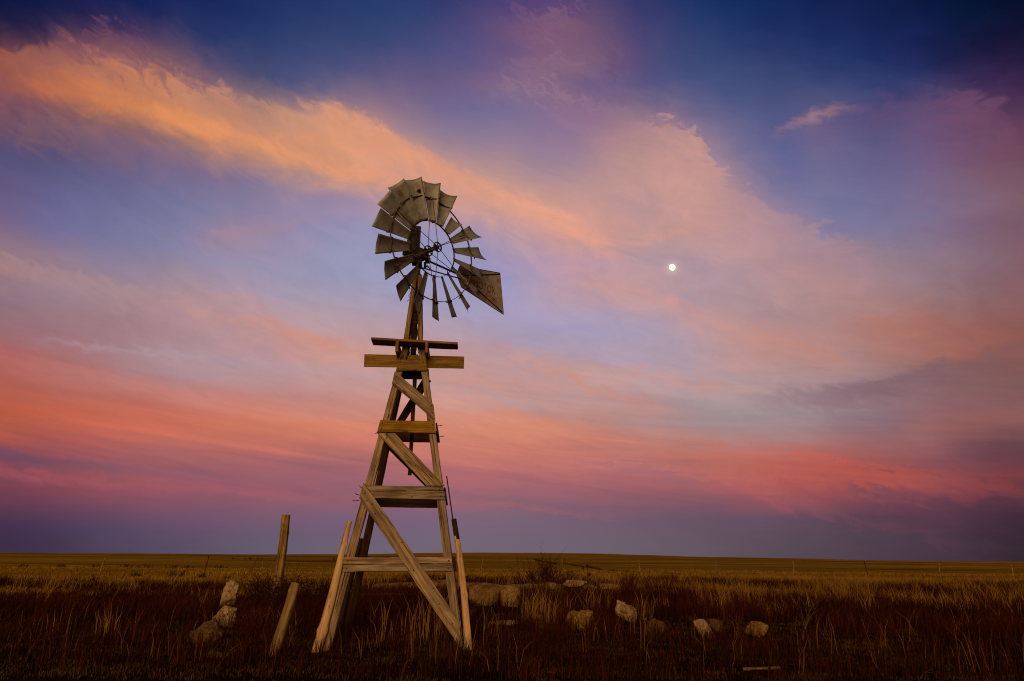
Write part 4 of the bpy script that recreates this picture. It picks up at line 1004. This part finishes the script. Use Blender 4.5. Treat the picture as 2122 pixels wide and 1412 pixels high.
# ------------------------------------------------------------------ stones
def stone_mesh(name, sx, sy, sz, seed, planes=7, rough=0.05, boxy=0.0):
    rnd = random.Random(seed)
    bm = bmesh.new()
    bmesh.ops.create_cube(bm, size=2.0)
    bmesh.ops.subdivide_edges(bm, edges=bm.edges[:], cuts=11, use_grid_fill=True)
    cuts = []
    for _ in range(planes):
        d = Vector((rnd.choice((-1, 1)) * rnd.uniform(.3, 1), rnd.choice((-1, 1)) * rnd.uniform(.3, 1), rnd.choice((-1, 1)) * rnd.uniform(.2, 1))).normalized()
        cuts.append((d, rnd.uniform(0.92, 1.28) if boxy > 0.7 else rnd.uniform(0.78, 1.15)))
    skew = [rnd.uniform(-.14, .14) for _ in range(6)]
    for v in bm.verts:
        p = v.co.copy()
        r = (abs(p.x) ** 14 + abs(p.y) ** 14 + abs(p.z) ** 14) ** (1 / 14)
        p *= (1 / r)
        p = Vector((p.x * (1 + skew[0] * p.z) + skew[1] * p.y * .6, p.y * (1 + skew[2] * p.z) + skew[3] * p.z * .6, p.z * (1 + skew[4] * p.x) + skew[5] * p.x * .6))
        for d, h in cuts:
            e = p.dot(d) - h
            if e > 0: p -= d * e
        w = Vector((p.x * sx, p.y * sy, p.z * sz))
        n = p.normalized()
        k = min(sx, sy, sz) * rough
        w += n * k * (2.4 * mnoise.noise(w * 5 + Vector((seed, 0, 0))) + 1.6 * mnoise.noise(w * 14 + Vector((0, seed, 0))) + 0.8 * mnoise.noise(w * 34 + Vector((0, 0, seed))))
        v.co = w
    me = bpy.data.meshes.new(name); bm.to_mesh(me); bm.free()
    return me

def stone(name, loc, size, seed, rot=(0, 0, 0), tint=(1, 1, 1), label='', cat='stone', parent=None, boxy=0.0, group=None, rough=0.05):
    me = stone_mesh(name, *size, seed, rough=rough, boxy=boxy)
    o = link(name, me, M_STONE, parent)
    o.location = loc; o.rotation_euler = rot
    o.color = (*tint, 1)
    if label: tag(o, label, cat, group)
    return o
GS = 'loose limestone blocks scattered in the grass'
def st(x, y, zc, size, seed, rot, tint, label, boxy=0.6):
    size = tuple(q * 0.78 for q in size); zc -= 0.03
    stone('loose_stone', (x, y, ground_z(x, y) + zc), size, seed, rot, tint, label, 'stone', None, boxy, GS, 0.13)
W1 = (1.1, 1.06, 1.0)
st(-6.60, 17.2, 0.62, (0.20, 0.18, 0.36), 1, (0.05, 0.10, 0.3), W1, 'white upright stone standing above the lower white one, left of the leaning post')
st(-6.05, 15.6, 0.26, (0.235, 0.2, 0.23), 2, (0.2, 0.1, 0.8), (1.15, 1.1, 1.0), 'white rough stone half hidden just under the upright white stone')
st(-5.30, 12.9, 0.10, (0.36, 0.26, 0.24), 3, (0.15, -0.55, 0.2), (0.45, 0.36, 0.26), 'dark brown tilted slab stone low in the weeds at left')
st(-4.28, 11.0, 0.02, (0.22, 0.16, 0.09), 4, (0, 0.1, 0.5), (0.5, 0.45, 0.35), 'flat dim stone at the foot of the leaning post')
st(-0.12, 15.2, 0.17, (0.37, 0.17, 0.060), 5, (0, 0.0, 0.1), (1.0, 0.95, 0.9), 'thin flat pale slab lying right of the windmill')
st(0.62, 15.9, 0.16, (0.24, 0.2, 0.17), 6, (0.2, 0.1, 0.9), (0.42, 0.30, 0.20), 'small dark stone between the flat slab and the pointed block')
st(1.52, 15.4, 0.20, (0.31, 0.26, 0.24), 7, (0.1, -0.25, 0.4), (0.80, 0.62, 0.30), 'yellowish block with a pointed right corner in the grass')
st(2.62, 16.6, 0.35, (0.29, 0.24, 0.20), 8, (0.3, 0.35, 0.6), (1.0, 0.92, 0.85), 'pale wedge shaped stone below the end of the ruined wall')
st(2.95, 14.9, 0.15, (0.25, 0.2, 0.19), 9, (0.1, 0.2, 0.1), (0.40, 0.29, 0.18), 'dull brown stone just right of and below the pale wedge')
st(3.85, 14.6, 0.19, (0.17, 0.15, 0.235), 10, (0.1, -0.42, 0.2), (1.25, 1.15, 1.05), 'bright pale triangular stone on open turf at right')
st(4.45, 15.9, 0.13, (0.30, 0.22, 0.15), 11, (0.1, 0.1, 1.0), (0.42, 0.30, 0.18), 'low dull stone behind the bright triangular one')
st(4.98, 14.8, 0.17, (0.235, 0.2, 0.175), 12, (0.1, 0.18, 0.3), (0.75, 0.58, 0.32), 'square tan stone farthest right of the loose blocks', 0.68)
st(0.58, 10.1, 0.03, (0.045, 0.035, 0.02), 13, (0, 0.3, 0.9), (1.2, 1.1, 0.9), 'tiny white stone chip in the foreground turf')
def bits(name, x, y, L, w, t, rz, mat, label, cat, seed):
    z = ground_z(x, y) + 0.03
    c, s = math.cos(rz), math.sin(rz)
    a = Vector((x - c * L / 2, y - s * L / 2, z)); b2 = Vector((x + c * L / 2, y + s * L / 2, z + 0.03))
    n = Vector((-s, c, 0)) * w / 2
    o = board(name, [a + n, b2 + n, b2 - n, a - n], t, (0, -0.5, 1), mat, None, seed, wob=0.012)
    tag(o, label, cat)
bits('fallen_board', 1.95, 11.6, 0.62, 0.09, 0.02, 0.25, M_DARK_SHADE_WOOD, 'broken dark board lying flat in the foreground turf', 'board', 61)
bits('fallen_board', 3.42, 10.15, 0.50, 0.045, 0.025, -0.10, M_POST, 'narrow weathered board lying on the ground at the bottom right', 'board', 62)

# ------------------------------------------------------------------ ruined stone foundation behind the windmill
fnd = empty('stone_foundation', (0.2, 22.6, 0), rad(2))
tag(fnd, 'low ruined foundation of rough limestone blocks overgrown behind the windmill', 'stone wall')
rf = random.Random(17)
def wall_run(x0, y0, x1, y1, h, minw, maxw, depth, tint, gap=0.02):
    L = math.hypot(x1 - x0, y1 - y0); a = math.atan2(y1 - y0, x1 - x0)
    p = 0.0
    while p < L - 0.2:
        w = min(rf.uniform(minw, maxw), L - p)
        hh = h * rf.uniform(0.86, 1.05)
        m = p + w / 2
        x, y = x0 + math.cos(a) * m, y0 + math.sin(a) * m
        t = rf.uniform(0.7, 1.1)
        stone('wall_block', (x, y, ground_z(x + 0.2, y + 22.6) + hh / 2 - 0.06), (w / 2, depth / 2, hh / 2 + 0.03), rf.randint(1, 9999),
              (rf.gauss(0, 0.02), rf.gauss(0, 0.02), a + rf.gauss(0, 0.03)), tuple(t * q for q in tint), parent=fnd, boxy=0.8, rough=0.05)
        p += w + gap
wall_run(-4.7, -1.05, -1.5, -0.98, 0.42, 0.5, 1.0, 0.4, (0.40, 0.29, 0.17))
for (x, w, tnt) in ((-0.98, 0.86, (0.78, 0.62, 0.34)), (-0.22, 0.58, (1.0, 0.84, 0.52))):
    stone('wall_block', (x, -1.02, 0.36), (w / 2, 0.24, 0.29), int(50 + x * 10), (0.02, 0.0, 0.02), tnt, parent=fnd, boxy=0.8, rough=0.045)
wall_run(0.15, -0.95, 3.0, -0.7, 0.50, 0.35, 0.8, 0.4, (0.34, 0.22, 0.12))
wall_run(3.0, -0.7, 4.75, -0.55, 0.50, 0.18, 0.4, 0.4, (0.50, 0.33, 0.16), 0.0)
wall_run(4.7, -0.5, 4.5, 1.7, 0.52, 0.3, 0.6, 0.4, (0.7, 0.55, 0.32))
wall_run(-4.7, 1.55, 1.6, 1.65, 0.60, 0.9, 1.9, 0.55, (0.95, 0.8, 0.62), 0.0)
wall_run(1.6, 1.65, 4.5, 1.75, 0.58, 0.3, 0.8, 0.45, (0.8, 0.68, 0.55), 0.0)
stone('wall_block', (1.95, 0.9, 0.66), (0.34, 0.25, 0.10), 71, (0.05, 0.05, 0.4), (1.1, 1.0, 0.95), parent=fnd, boxy=0.75)

# ------------------------------------------------------------------ wire fence across the pasture
fence = empty('wire_fence', (0, 42, 0))
tag(fence, 'long barbed wire fence of thin crooked posts crossing the prairie behind', 'fence')
FP = [(-23.2, 1.15, .30, 1), (-17.6, 1.35, .10, 0), (-14.6, 1.2, .12, 1), (-9.7, 1.3, -.05, 1), (-1.75, 1.30, .05, 1), (3.25, 1.36, .02, 1), (8.25, 1.30, .06, 1), (13.5, 1.36, -.05, 1),
      (18.8, 1.30, .06, 1), (24.2, 1.36, -.08, 0), (29.6, 1.25, .10, 1), (35.4, 1.3, -.06, 1)]
def fence_y(x): return 2.6 + 0.17 * x
tops = []
for i, (x, h, lean, pale) in enumerate(FP):
    y = fence_y(x); zb = ground_z(x, y + 42)
    pts = [(x + lean * t + 0.03 * math.sin(i * 2 + t * 6), y, zb - 0.1 + (h + 0.1) * t) for t in (0, .2, .4, .6, .8, 1)]
    q = MB(); q.tube(pts, [0.048, 0.046, 0.042, 0.047, 0.038, 0.042] if pale else 0.026, 7)
    q.build('fence_post', M_POST if pale else M_DARK_SHADE_WOOD, fence)
    tops.append((Vector(pts[0]), Vector(pts[-1])))
xl = [(-32, 1.2)] + [(p[0], p[1]) for p in FP] + [(44, 1.3)]
for lv in (0.32, 0.58, 0.86):
    q = MB(); pts = []
    for i in range(len(FP) - 1):
        a = tops[i][0].lerp(tops[i][1], lv); b2 = tops[i + 1][0].lerp(tops[i + 1][1], lv)
        for t in (0, .25, .5, .75):
            p = a.lerp(b2, t); p.z -= 0.05 * 4 * t * (1 - t); p.y -= 0.05
            pts.append(p)
    q.tube(pts, 0.0035, 4)
    q.build('wire', M_WIRE, fence)

# loop of old wire in the weeds at left
q = MB()
q.tube([(0.42 * math.sin(t) * (0.55 + 0.45 * min(1, t / 3)), 0.05 * math.sin(3 * t), 0.62 - 0.60 * math.cos(t) * (1 if math.cos(t) > 0 else 0.75)) for t in np.linspace(0.35, 2 * PI - 0.3, 40)], 0.012, 6)
loop = q.build('wire_loop', M_WIRE); loop.location = (-17.6, 26.5, 0.45); loop.rotation_euler = (0, PI, 0); loop.location.z = 0.92; loop.scale = (0.42, 0.42, 0.42)
tag(loop, 'dark loop of loose wire arching out of the weeds at far left', 'wire')

# ------------------------------------------------------------------ bare shrubs, stalks
def twig_bush(name, loc, h, spread, stems, depth, seed, mat, label, cat, r0=0.012, leaf=None, leaf_n=0, group=None, lean=(0, 0)):
    rnd = random.Random(seed)
    mb = MB(); tips = []
    def grow(p, d, L, r, lv):
        pts = [p]
        n = 4
        for i in range(n):
            d = (d + Vector((rnd.gauss(0, .17), rnd.gauss(0, .17), rnd.gauss(0.02, .10)))).normalized()
            pts.append(pts[-1] + d * L / n)
        mb.tube(pts, [r * (1 - 0.55 * i / n) for i in range(n + 1)], 4 if lv else 5, cap=False)
        tips.append((pts[-1], pts[2]))
        if lv < depth:
            for i in range(rnd.choice((2, 3, 3))):
                k = rnd.randint(1, n)
                dd = (d + Vector((rnd.gauss(0, .6), rnd.gauss(0, .6), rnd.gauss(0.1, .4)))).normalized()
                grow(pts[k], dd, L * rnd.uniform(.45, .75), r * 0.55, lv + 1)
    for _ in range(stems):
        a = rnd.random() * 2 * PI; s = rnd.random() * spread
        d = Vector((math.cos(a) * s / h * 0.8 + lean[0], math.sin(a) * s / h * 0.8 + lean[1], 1)).normalized()
        grow(Vector((math.cos(a) * s * 0.4, math.sin(a) * s * 0.4, 0)), d, h * rnd.uniform(.45, .7), r0, 0)
    root = mb.build(name, mat)
    root.location = loc
    tag(root, label, cat, group)
    if leaf is not None:
        lb = MB()
        for _ in range(leaf_n):
            t, m_ = rnd.choice(tips)
            if t.z > h * rnd.uniform(0.45, 0.85): continue
            p = t.lerp(m_, rnd.random()) + Vector((rnd.gauss(0, .05), rnd.gauss(0, .05), rnd.gauss(0, .05)))
            a = Vector((rnd.gauss(0, 1), rnd.gauss(0, 1), rnd.gauss(0, 1))).normalized() * rnd.uniform(.015, .04)
            b2 = a.orthogonal().normalized() * rnd.uniform(.006, .014)
            lb.add([p - a, p + b2, p + a, p - b2], [(0, 1, 2, 3)])
        lb.build('foliage', leaf, root)
    return root
def gz(x, y, dz=0.0): return (x, y, ground_z(x, y) + dz)
twig_bush('bare_shrub', gz(1.30, 24.6, 0.45), 1.02, 1.9, 46, 3, 1, M_TWIG, 'large bare twiggy shrub growing on the ruined foundation', 'shrub', 0.019)
twig_bush('bare_shrub', gz(1.95, 24.4, 0.42), 0.66, 1.0, 18, 3, 2, M_TWIG, 'lower bare shrub right of the largest one on the foundation', 'shrub', 0.016)
twig_bush('bare_shrub', gz(3.85, 23.5, 0.40), 0.70, 0.5, 12, 3, 3, M_TWIG, 'small dark bare shrub near the right end of the foundation', 'shrub', 0.016)
twig_bush('bare_shrub', gz(-6.15, 18.6, 0.1), 1.15, 1.2, 34, 3, 4, M_TWIG, 'dark tangled shrub at the foot of the tall lone post', 'shrub', 0.013, M_SHRUB, 2600)
twig_bush('bare_shrub', gz(-5.10, 20.3, 0.1), 0.85, 0.9, 26, 3, 5, M_TWIG, 'round dark leafy shrub between the lone post and the windmill', 'shrub', 0.013, M_SHRUB, 2200)
twig_bush('bare_shrub', gz(-3.3, 24.3, 0.4), 0.65, 1.2, 18, 3, 6, M_TWIG, 'sparse brown shrub seen between the windmill legs', 'shrub', 0.014)
twig_bush('bare_shrub', gz(2.75, 25.4, 0.4), 0.55, 0.5, 9, 2, 16, M_TWIG, 'thin spindly shrub standing behind the white capstone', 'shrub', 0.009)
for i, (x, y, s) in enumerate(((-21.5, 41.5, .5), (-19.0, 41.0, .6), (-17.8, 42.0, .4), (-16.2, 41.3, .35), (-12.8, 39.5, .4))):
    b = twig_bush('low_scrub', gz(x, y), s, s * 1.3, 14, 2, 40 + i, M_SAGE, ('broad', 'widest', 'small', 'tiny', 'outlying')[i] + ' grey green scrub tuft in the golden grass at far left', 'shrub', 0.012, M_SAGE, 900, 'scrub tufts at the far left')
rw = random.Random(91)
for i in range(30):
    k = i % 3
    if k == 0: x, y = rw.uniform(-5.2, -3.4), rw.uniform(13.6, 18.5)
    elif k == 1: x, y = rw.uniform(-3.0, -0.9), rw.uniform(13.4, 18.0)
    else: x, y = rw.uniform(0.8, 5.6), rw.uniform(17.5, 23.0)
    twig_bush('weed_clump', gz(x, y), rw.uniform(.42, .72), rw.uniform(.5, .9), 16, 2, 200 + i, M_WEED,
              ('tangled reddish weed clump in the dark brush left of the windmill', 'tangled reddish weed clump growing under the windmill', 'tangled reddish weed clump in the brush along the ruined wall')[k],
              'weeds', 0.008, group=('weed clumps left of the windmill', 'weed clumps under the windmill', 'weed clumps along the ruined wall')[k])
# thistle with round seed heads
q = MB(); hx = []
for dx, h in ((0.0, 0.80), (-0.14, 0.74), (0.05, 0.54), (0.08, 0.38)):
    q.tube([(0, 0, 0), (dx * .5, 0, h * .5), (dx, 0.02, h)], 0.008, 5); hx.append((dx, 0.02, h))
th_ = q.build('thistle', M_TWIG); th_.location = gz(2.58, 23.9, 0.3)
tag(th_, 'dry thistle stalk with round dark seed heads above the foundation', 'plant')
for i, p in enumerate(hx):
    hd = MB(); r = (0.055, 0.04, 0.06, 0.04)[i]
    for j in range(6):
        pass
    hd.tube([(p[0], p[1], p[2] - r), (p[0], p[1], p[2] - r * .6), (p[0], p[1], p[2]), (p[0], p[1], p[2] + r * .6), (p[0], p[1], p[2] + r)], [r * .3, r * .8, r, r * .8, r * .3], 9)
    hd.build('seed_head', M_TWIG, th_)
# dead stalks in the foreground
for i, (x, y, h, ln, dep, lab) in enumerate((
        (5.15, 10.3, 0.85, (-0.75, 0), 2, 'pale forked dead stalk leaning left at lower right'),
        (5.6, 10.2, 0.30, (1.9, 0.2), 1, 'curved dry stick lying near the bottom right corner'),
        (3.15, 10.6, 0.62, (0.15, 0), 2, 'crooked branching dead stalk above the narrow weathered board'),
        (3.30, 12.2, 0.75, (-0.9, 0), 1, 'thin pale stalk leaning left below the bright triangular stone'),
        (4.9, 12.6, 0.8, (-0.8, 0.1), 2, 'thin leaning stalk beside the square tan stone'),
        (5.75, 14.5, 1.15, (0.22, 0), 1, 'tall pale plume stalk standing right of the square tan stone'),
        (-0.55, 10.3, 0.55, (0.2, 0), 1, 'thin upright stalk in the foreground below the windmill'),
        (-3.9, 10.0, 0.6, (0.8, 0), 1, 'thin tan stem bent right at the foot of the leaning post'),
        (-6.9, 12.6, 0.9, (0.35, 0), 1, 'thin tan stem in the dark weeds at left'),
        (6.5, 12.6, 0.9, (-0.6, 0), 2, 'branching dead stalk near the right edge'),
        (5.0, 11.6, 0.7, (0.3, 0), 2, 'stubby branching stalk in the dark grass at right'))):
    twig_bush('dead_stalk', gz(x, y), h, 0.10, 1 if i != 5 else 5, dep, 80 + i, M_TWIGPALE, lab, 'stalk', 0.0042, lean=ln)
# dark bushes far out on the plain
for i, (x, y) in enumerate(((-79, 205), (-76.5, 207), (-74.5, 206), (-73, 208), (-71.3, 206), (-49, 200), (-47.5, 202), (-87, 240))):
    twig_bush('distant_bush', gz(x, y), 0.8, 0.9, 12, 1, 120 + i, M_TWIG, 'tiny dark bush far out on the plain left of the lone post', 'bush', 0.03, M_SHRUB, 300, 'dark bushes far out on the plain')

for i in range(9):
    x, y = -57 + i * 2.9 + 0.8 * math.sin(i * 2.3), 84 + 1.5 * math.sin(i * 1.7)
    twig_bush('distant_bush', gz(x, y), 0.55, 1.8, 10, 1, 150 + i, M_TWIG, 'low dark bush of a broken row lying across the prairie at far left', 'bush', 0.03, M_SHRUB, 420, 'broken row of low bushes at far left')
tv, tf = [], []
tp = [(21, 62), (16.5, 66), (13.0, 74), (11.8, 95), (11.4, 140), (11.6, 220), (12.2, 380)]
for i in range(len(tp) - 1):
    for k in range(8):
        u = k / 8
        x = tp[i][0] + (tp[i + 1][0] - tp[i][0]) * u; y = tp[i][1] + (tp[i + 1][1] - tp[i][1]) * u
        w = 0.22 + 0.0020 * y
        dx, dy = tp[i + 1][0] - tp[i][0], tp[i + 1][1] - tp[i][1]
        L = math.hypot(dx, dy); nx, ny = -dy / L * w, dx / L * w
        for s in (-1, -.33, .33, 1):
            tv.append((x + nx * s, y + ny * s, ground_z(x + nx * s, y + ny * s) + 0.03 + 0.0006 * y))
for i in range(len(tv) // 4 - 1):
    for k in range(3):
        tf.append((i * 4 + k, i * 4 + k + 1, i * 4 + k + 5, i * 4 + k + 4))
me = bpy.data.meshes.new('gully_shadow_strip'); me.from_pydata(tv, [], tf)
tag(link('gully_shadow_strip', me, mat_plain('gully_shadow_brown', (0.11, 0.055, 0.012))), kind='structure')  # dark strip for a gully, its shadow line put into the colour

# ------------------------------------------------------------------ grasses
def mat_grass(name, stops):
    m, g, b = new_mat(name)
    at = g.n('ShaderNodeAttribute', attribute_name='tone')
    g.put(b.inputs['Base Color'], g.ramp(at.outputs['Fac'], stops))
    b.inputs['Roughness'].default_value = 0.9
    b.inputs['Specular IOR Level'].default_value = 0.05
    return m
G_RED = mat_grass('russet_grass', [(0.0, (0.012, 0.004, 0.0015)), (0.35, (0.040, 0.009, 0.003)), (0.6, (0.085, 0.015, 0.004)), (0.82, (0.095, 0.030, 0.006)), (1.0, (0.20, 0.095, 0.018))])
G_GOLD = mat_grass('cured_gold_grass', [(0.0, (0.07, 0.018, 0.004)), (0.3, (0.13, 0.05, 0.008)), (0.65, (0.24, 0.12, 0.018)), (1.0, (0.36, 0.20, 0.04))])
G_TURF = mat_grass('tan_turf', [(0.0, (0.012, 0.006, 0.002)), (0.4, (0.06, 0.032, 0.006)), (0.75, (0.15, 0.088, 0.017)), (1.0, (0.26, 0.16, 0.035))])
G_FAR = mat_grass('pasture_grass', [(0.0, (0.12, 0.05, 0.006)), (0.5, (0.30, 0.165, 0.018)), (1.0, (0.48, 0.28, 0.04))])

def grass(name, clumps, mat, rs, label=None):
    """clumps: rows of x, y, z, blades, height, spread, width, tone, lean"""
    out_v, out_t = [], []
    for (x, y, z, n, h, sp, w, tone, lean) in clumps:
        n = int(n)
        a = rs.uniform(0, 2 * PI, n); rr = sp * np.sqrt(rs.uniform(0, 1, n))
        bx, by = x + rr * np.cos(a), y + rr * np.sin(a)
        hh = h * rs.uniform(0.45, 1.1, n)
        la = rs.uniform(0, 2 * PI, n); lm = rs.uniform(0.05, 0.55, n) * hh
        lx, ly = np.cos(la) * lm + lean * hh, np.sin(la) * lm
        ya = rs.uniform(0, PI, n)
        wx, wy = np.cos(ya) * w / 2, np.sin(ya) * w / 2
        V = np.empty((n, 5, 3))
        V[:, 0] = np.stack([bx - wx, by - wy, np.full(n, z - 0.03)], -1)
        V[:, 1] = np.stack([bx + wx, by + wy, np.full(n, z - 0.03)], -1)
        V[:, 2] = np.stack([bx - wx * .8 + lx * .3, by - wy * .8 + ly * .3, z + hh * .58], -1)
        V[:, 3] = np.stack([bx + wx * .8 + lx * .3, by + wy * .8 + ly * .3, z + hh * .58], -1)
        V[:, 4] = np.stack([bx + lx, by + ly, z + hh * (1 - 0.25 * (lm / hh) ** 2)], -1)
        out_v.append(V.reshape(-1, 3)); out_t.append(np.clip(tone + rs.normal(0, 0.13, n), 0, 1))
    V = np.concatenate(out_v).astype(np.float32); T = np.concatenate(out_t).astype(np.float32)
    N = len(T)
    me = bpy.data.meshes.new(name)
    me.vertices.add(N * 5); me.vertices.foreach_set('co', V.ravel())
    me.loops.add(N * 7); me.polygons.add(N * 2)
    base = np.arange(N)[:, None] * 5
    li = (base + np.array([0, 1, 3, 2, 2, 3, 4])).astype(np.int32)
    me.loops.foreach_set('vertex_index', li.ravel())
    ls = (np.arange(N)[:, None] * 7 + np.array([0, 4])).astype(np.int32)
    me.polygons.foreach_set('loop_start', ls.ravel())
    me.update(calc_edges=True)
    at = me.attributes.new('tone', 'FLOAT', 'FACE')
    at.data.foreach_set('value', np.repeat(T, 2))
    o = link(name, me, mat)
    tag(o, label, None, None, 'stuff')
    return o

rs = np.random.RandomState(5)
def pick(n, y0, y1, pw=0.0, half=0.80):
    """points in the seen wedge, spread evenly over distance (raised towards the front by pw)"""
    y = y0 + (y1 - y0) * rs.uniform(0, 1, n) ** (1 + pw)
    x = rs.uniform(-1, 1, n) * (y * half + 1.0)
    return x, y
def patch(x, y, s, seed): return 0.5 + 0.75 * hnoise(x, y * 1.6, s, seed)

C = []
for x, y in zip(*pick(19000, 12.5, 42, 0.15)):
    p = patch(x, y, 0.16, 11.0)
    open_l = x < -3.4 - 0.25 * max(0, y - 12.5) + 0.6 * hnoise(x, y, .5, 9.0) and y < 15.6 + 1.5 * hnoise(x, 0, .3, 8.0)
    open_r = x > 0.9 and y < 13.6 + 0.8 * hnoise(x, 0, .5, 18.0) and x < 6.8
    if (open_l or open_r) and rs.uniform() < 0.86: continue
    near = max(0.0, min(1.0, (y - 12.0) / 5.0))
    if rs.uniform() > near * (0.12 + 1.5 * max(0.0, p - 0.22)): continue
    if 3.1 < x < 6.8 and 12.0 < y < 17.5 and rs.uniform() < 0.9: continue
    if x < -2 and y > 25 and patch(x, y * 2.2, 0.09, 77.0) < 0.38 + 0.022 * (y - 25): continue
    if x >= -2 and y > 30 and patch(x, y * 2.2, 0.12, 78.0) < 0.12 + 0.025 * (y - 30): continue
    if -0.072 < x / y < 0.024 and 16.0 < y < 21.8 and rs.uniform() < 0.85: continue
    h = (0.22 + 0.36 * p + 0.16 * patch(x, y, 0.9, 6.0)) * (0.75 + 0.25 * near)
    C.append((x, y, ground_z(x, y), 13, h, 0.20, 0.010 + 0.0003 * y, 0.06 + 0.58 * patch(x, y, 0.42, 3.0), 0.10))
for o_ in list(COL.objects):                        # weeds growing up round every loose stone and post foot
    if o_.name.split('.')[0] in ('loose_stone', 'leaning_post', 'timber_pole'):
        px, py = (o_.location.x, o_.location.y)
        for q in range(9):
            a = rs.uniform(-PI * 0.95, -PI * 0.05) if q < 7 else rs.uniform(0, PI)
            x, y = px + 0.30 * math.cos(a), py + 0.30 * math.sin(a)
            C.append((x, y, ground_z(x, y), 6, rs.uniform(.14, .36), 0.12, 0.011, rs.uniform(.1, .75), 0.1))
for i in range(900):                              # brush grown up against and over the ruined wall
    x = rs.uniform(-4.6, 5.2); y = 21.0 + 0.035 * x + rs.uniform(-0.9, 0.3) if rs.uniform() < .65 else 22.3 + rs.uniform(-.6, 1.4)
    if -1.55 < x < 0.40 and y < 22.0: continue
    C.append((x, y, ground_z(x, y), 13, rs.uniform(.45, .85) * (1.0 if x > 0.3 else 0.8), 0.2, 0.016, rs.uniform(.2, .6), 0.05))
for x, y in zip(*pick(1700, 9.2, 15)):          # thinner dark weeds in the very foreground
    C.append((x, y, ground_z(x, y), 8, rs.uniform(.12, .45), 0.22, 0.009, rs.uniform(.12, .55), 0.06))
grass('russet_grass', C, G_RED, rs, 'tall dark russet bunch grass around the windmill')

C = []
for x, y in zip(*pick(11000, 19, 46)):
    e = 1 / (1 + math.exp(-(x - 2 - 0.0 * y) / 1.6))
    e = max(e, 0.10)
    p = patch(x, y, 0.30, 21.0)
    e *= min(1.0, 0.25 + max(0, y - 19) / 8.0)
    if rs.uniform() > e * (0.04 + 1.6 * max(0, p - 0.40)): continue
    C.append((x, y, ground_z(x, y), 11, 0.45 + 0.35 * p, 0.22, 0.020, 0.34 + 0.55 * p + 0.006 * (y - 30), -0.12 if x > 0 else 0.1))
for x, y, n, h in ((-1.75, 13.2, 16, .95), (-1.45, 13.3, 20, 1.0), (-1.2, 13.5, 18, .9), (-2.15, 13.0, 10, .8), (-1.35, 14.9, 26, 1.0), (-1.0, 15.2, 18, .75), (-1.55, 15.4, 14, .7), (0.62, 16.3, 24, .95), (0.9, 16.0, 18, .9), (0.45, 17.4, 34, 1.0), (0.7, 17.7, 26, .95), (0.95, 17.2, 20, .7), (1.4, 18.5, 16, .8),
                   (-0.35, 13.9, 20, .55), (2.1, 19.0, 16, .9), (2.5, 19.5, 14, .8), (-4.4, 14.6, 14, .7), (-5.3, 15.3, 14, .6), (3.4, 18.2, 16, .7), (-2.6, 14.6, 10, .7), (-7.4, 13.6, 16, .6), (-8.9, 24, 12, .7), (-14, 28, 16, .8), (-12.6, 27.5, 12, .8)):
    C.append((x, y, ground_z(x, y), n, h, 0.19, 0.012, 0.78, 0.05))
for x, y in zip(*pick(420, 10, 24)):
    C.append((x, y, ground_z(x, y), 3, rs.uniform(.35, .75), 0.12, 0.010, rs.uniform(.25, .55), rs.uniform(-.3, .3)))
grass('golden_grass', C, G_GOLD, rs, 'tall cured golden grass standing among the russet')

C = []
for x, y in zip(*pick(20000, 9.0, 19)):
    p = 0.5 * patch(x, y, 0.55, 31.0) + 0.5 * patch(x, y, 1.9, 33.0)
    if rs.uniform() > 0.10 + 2.6 * max(0, p - 0.42): continue
    C.append((x, y, ground_z(x, y), 9, 0.030 + 0.035 * p, 0.13, 0.013, 0.0 + 0.62 * p, 0.0))
grass('short_turf', C, G_TURF, rs, 'short tan turf in the foreground')

C = []
for x, y in zip(*pick(5000, 25, 42)):
    p = patch(x, y * 2.0, 0.08, 43.0)
    C.append((x, y, ground_z(x, y), 7, 0.12 + 0.16 * p, 0.32, 0.022, 0.05 + 0.5 * p, 0.1))
for x, y in zip(*pick(9000, 40, 95, 0.6)):
    p = patch(x, y, 0.07, 41.0)
    C.append((x, y, ground_z(x, y), 6, 0.10 + 0.15 * p, 0.35, 0.035, 0.10 + 0.6 * p, 0.1))
grass('pasture_grass', C, G_FAR, rs, 'golden pasture grass along and beyond the fence')
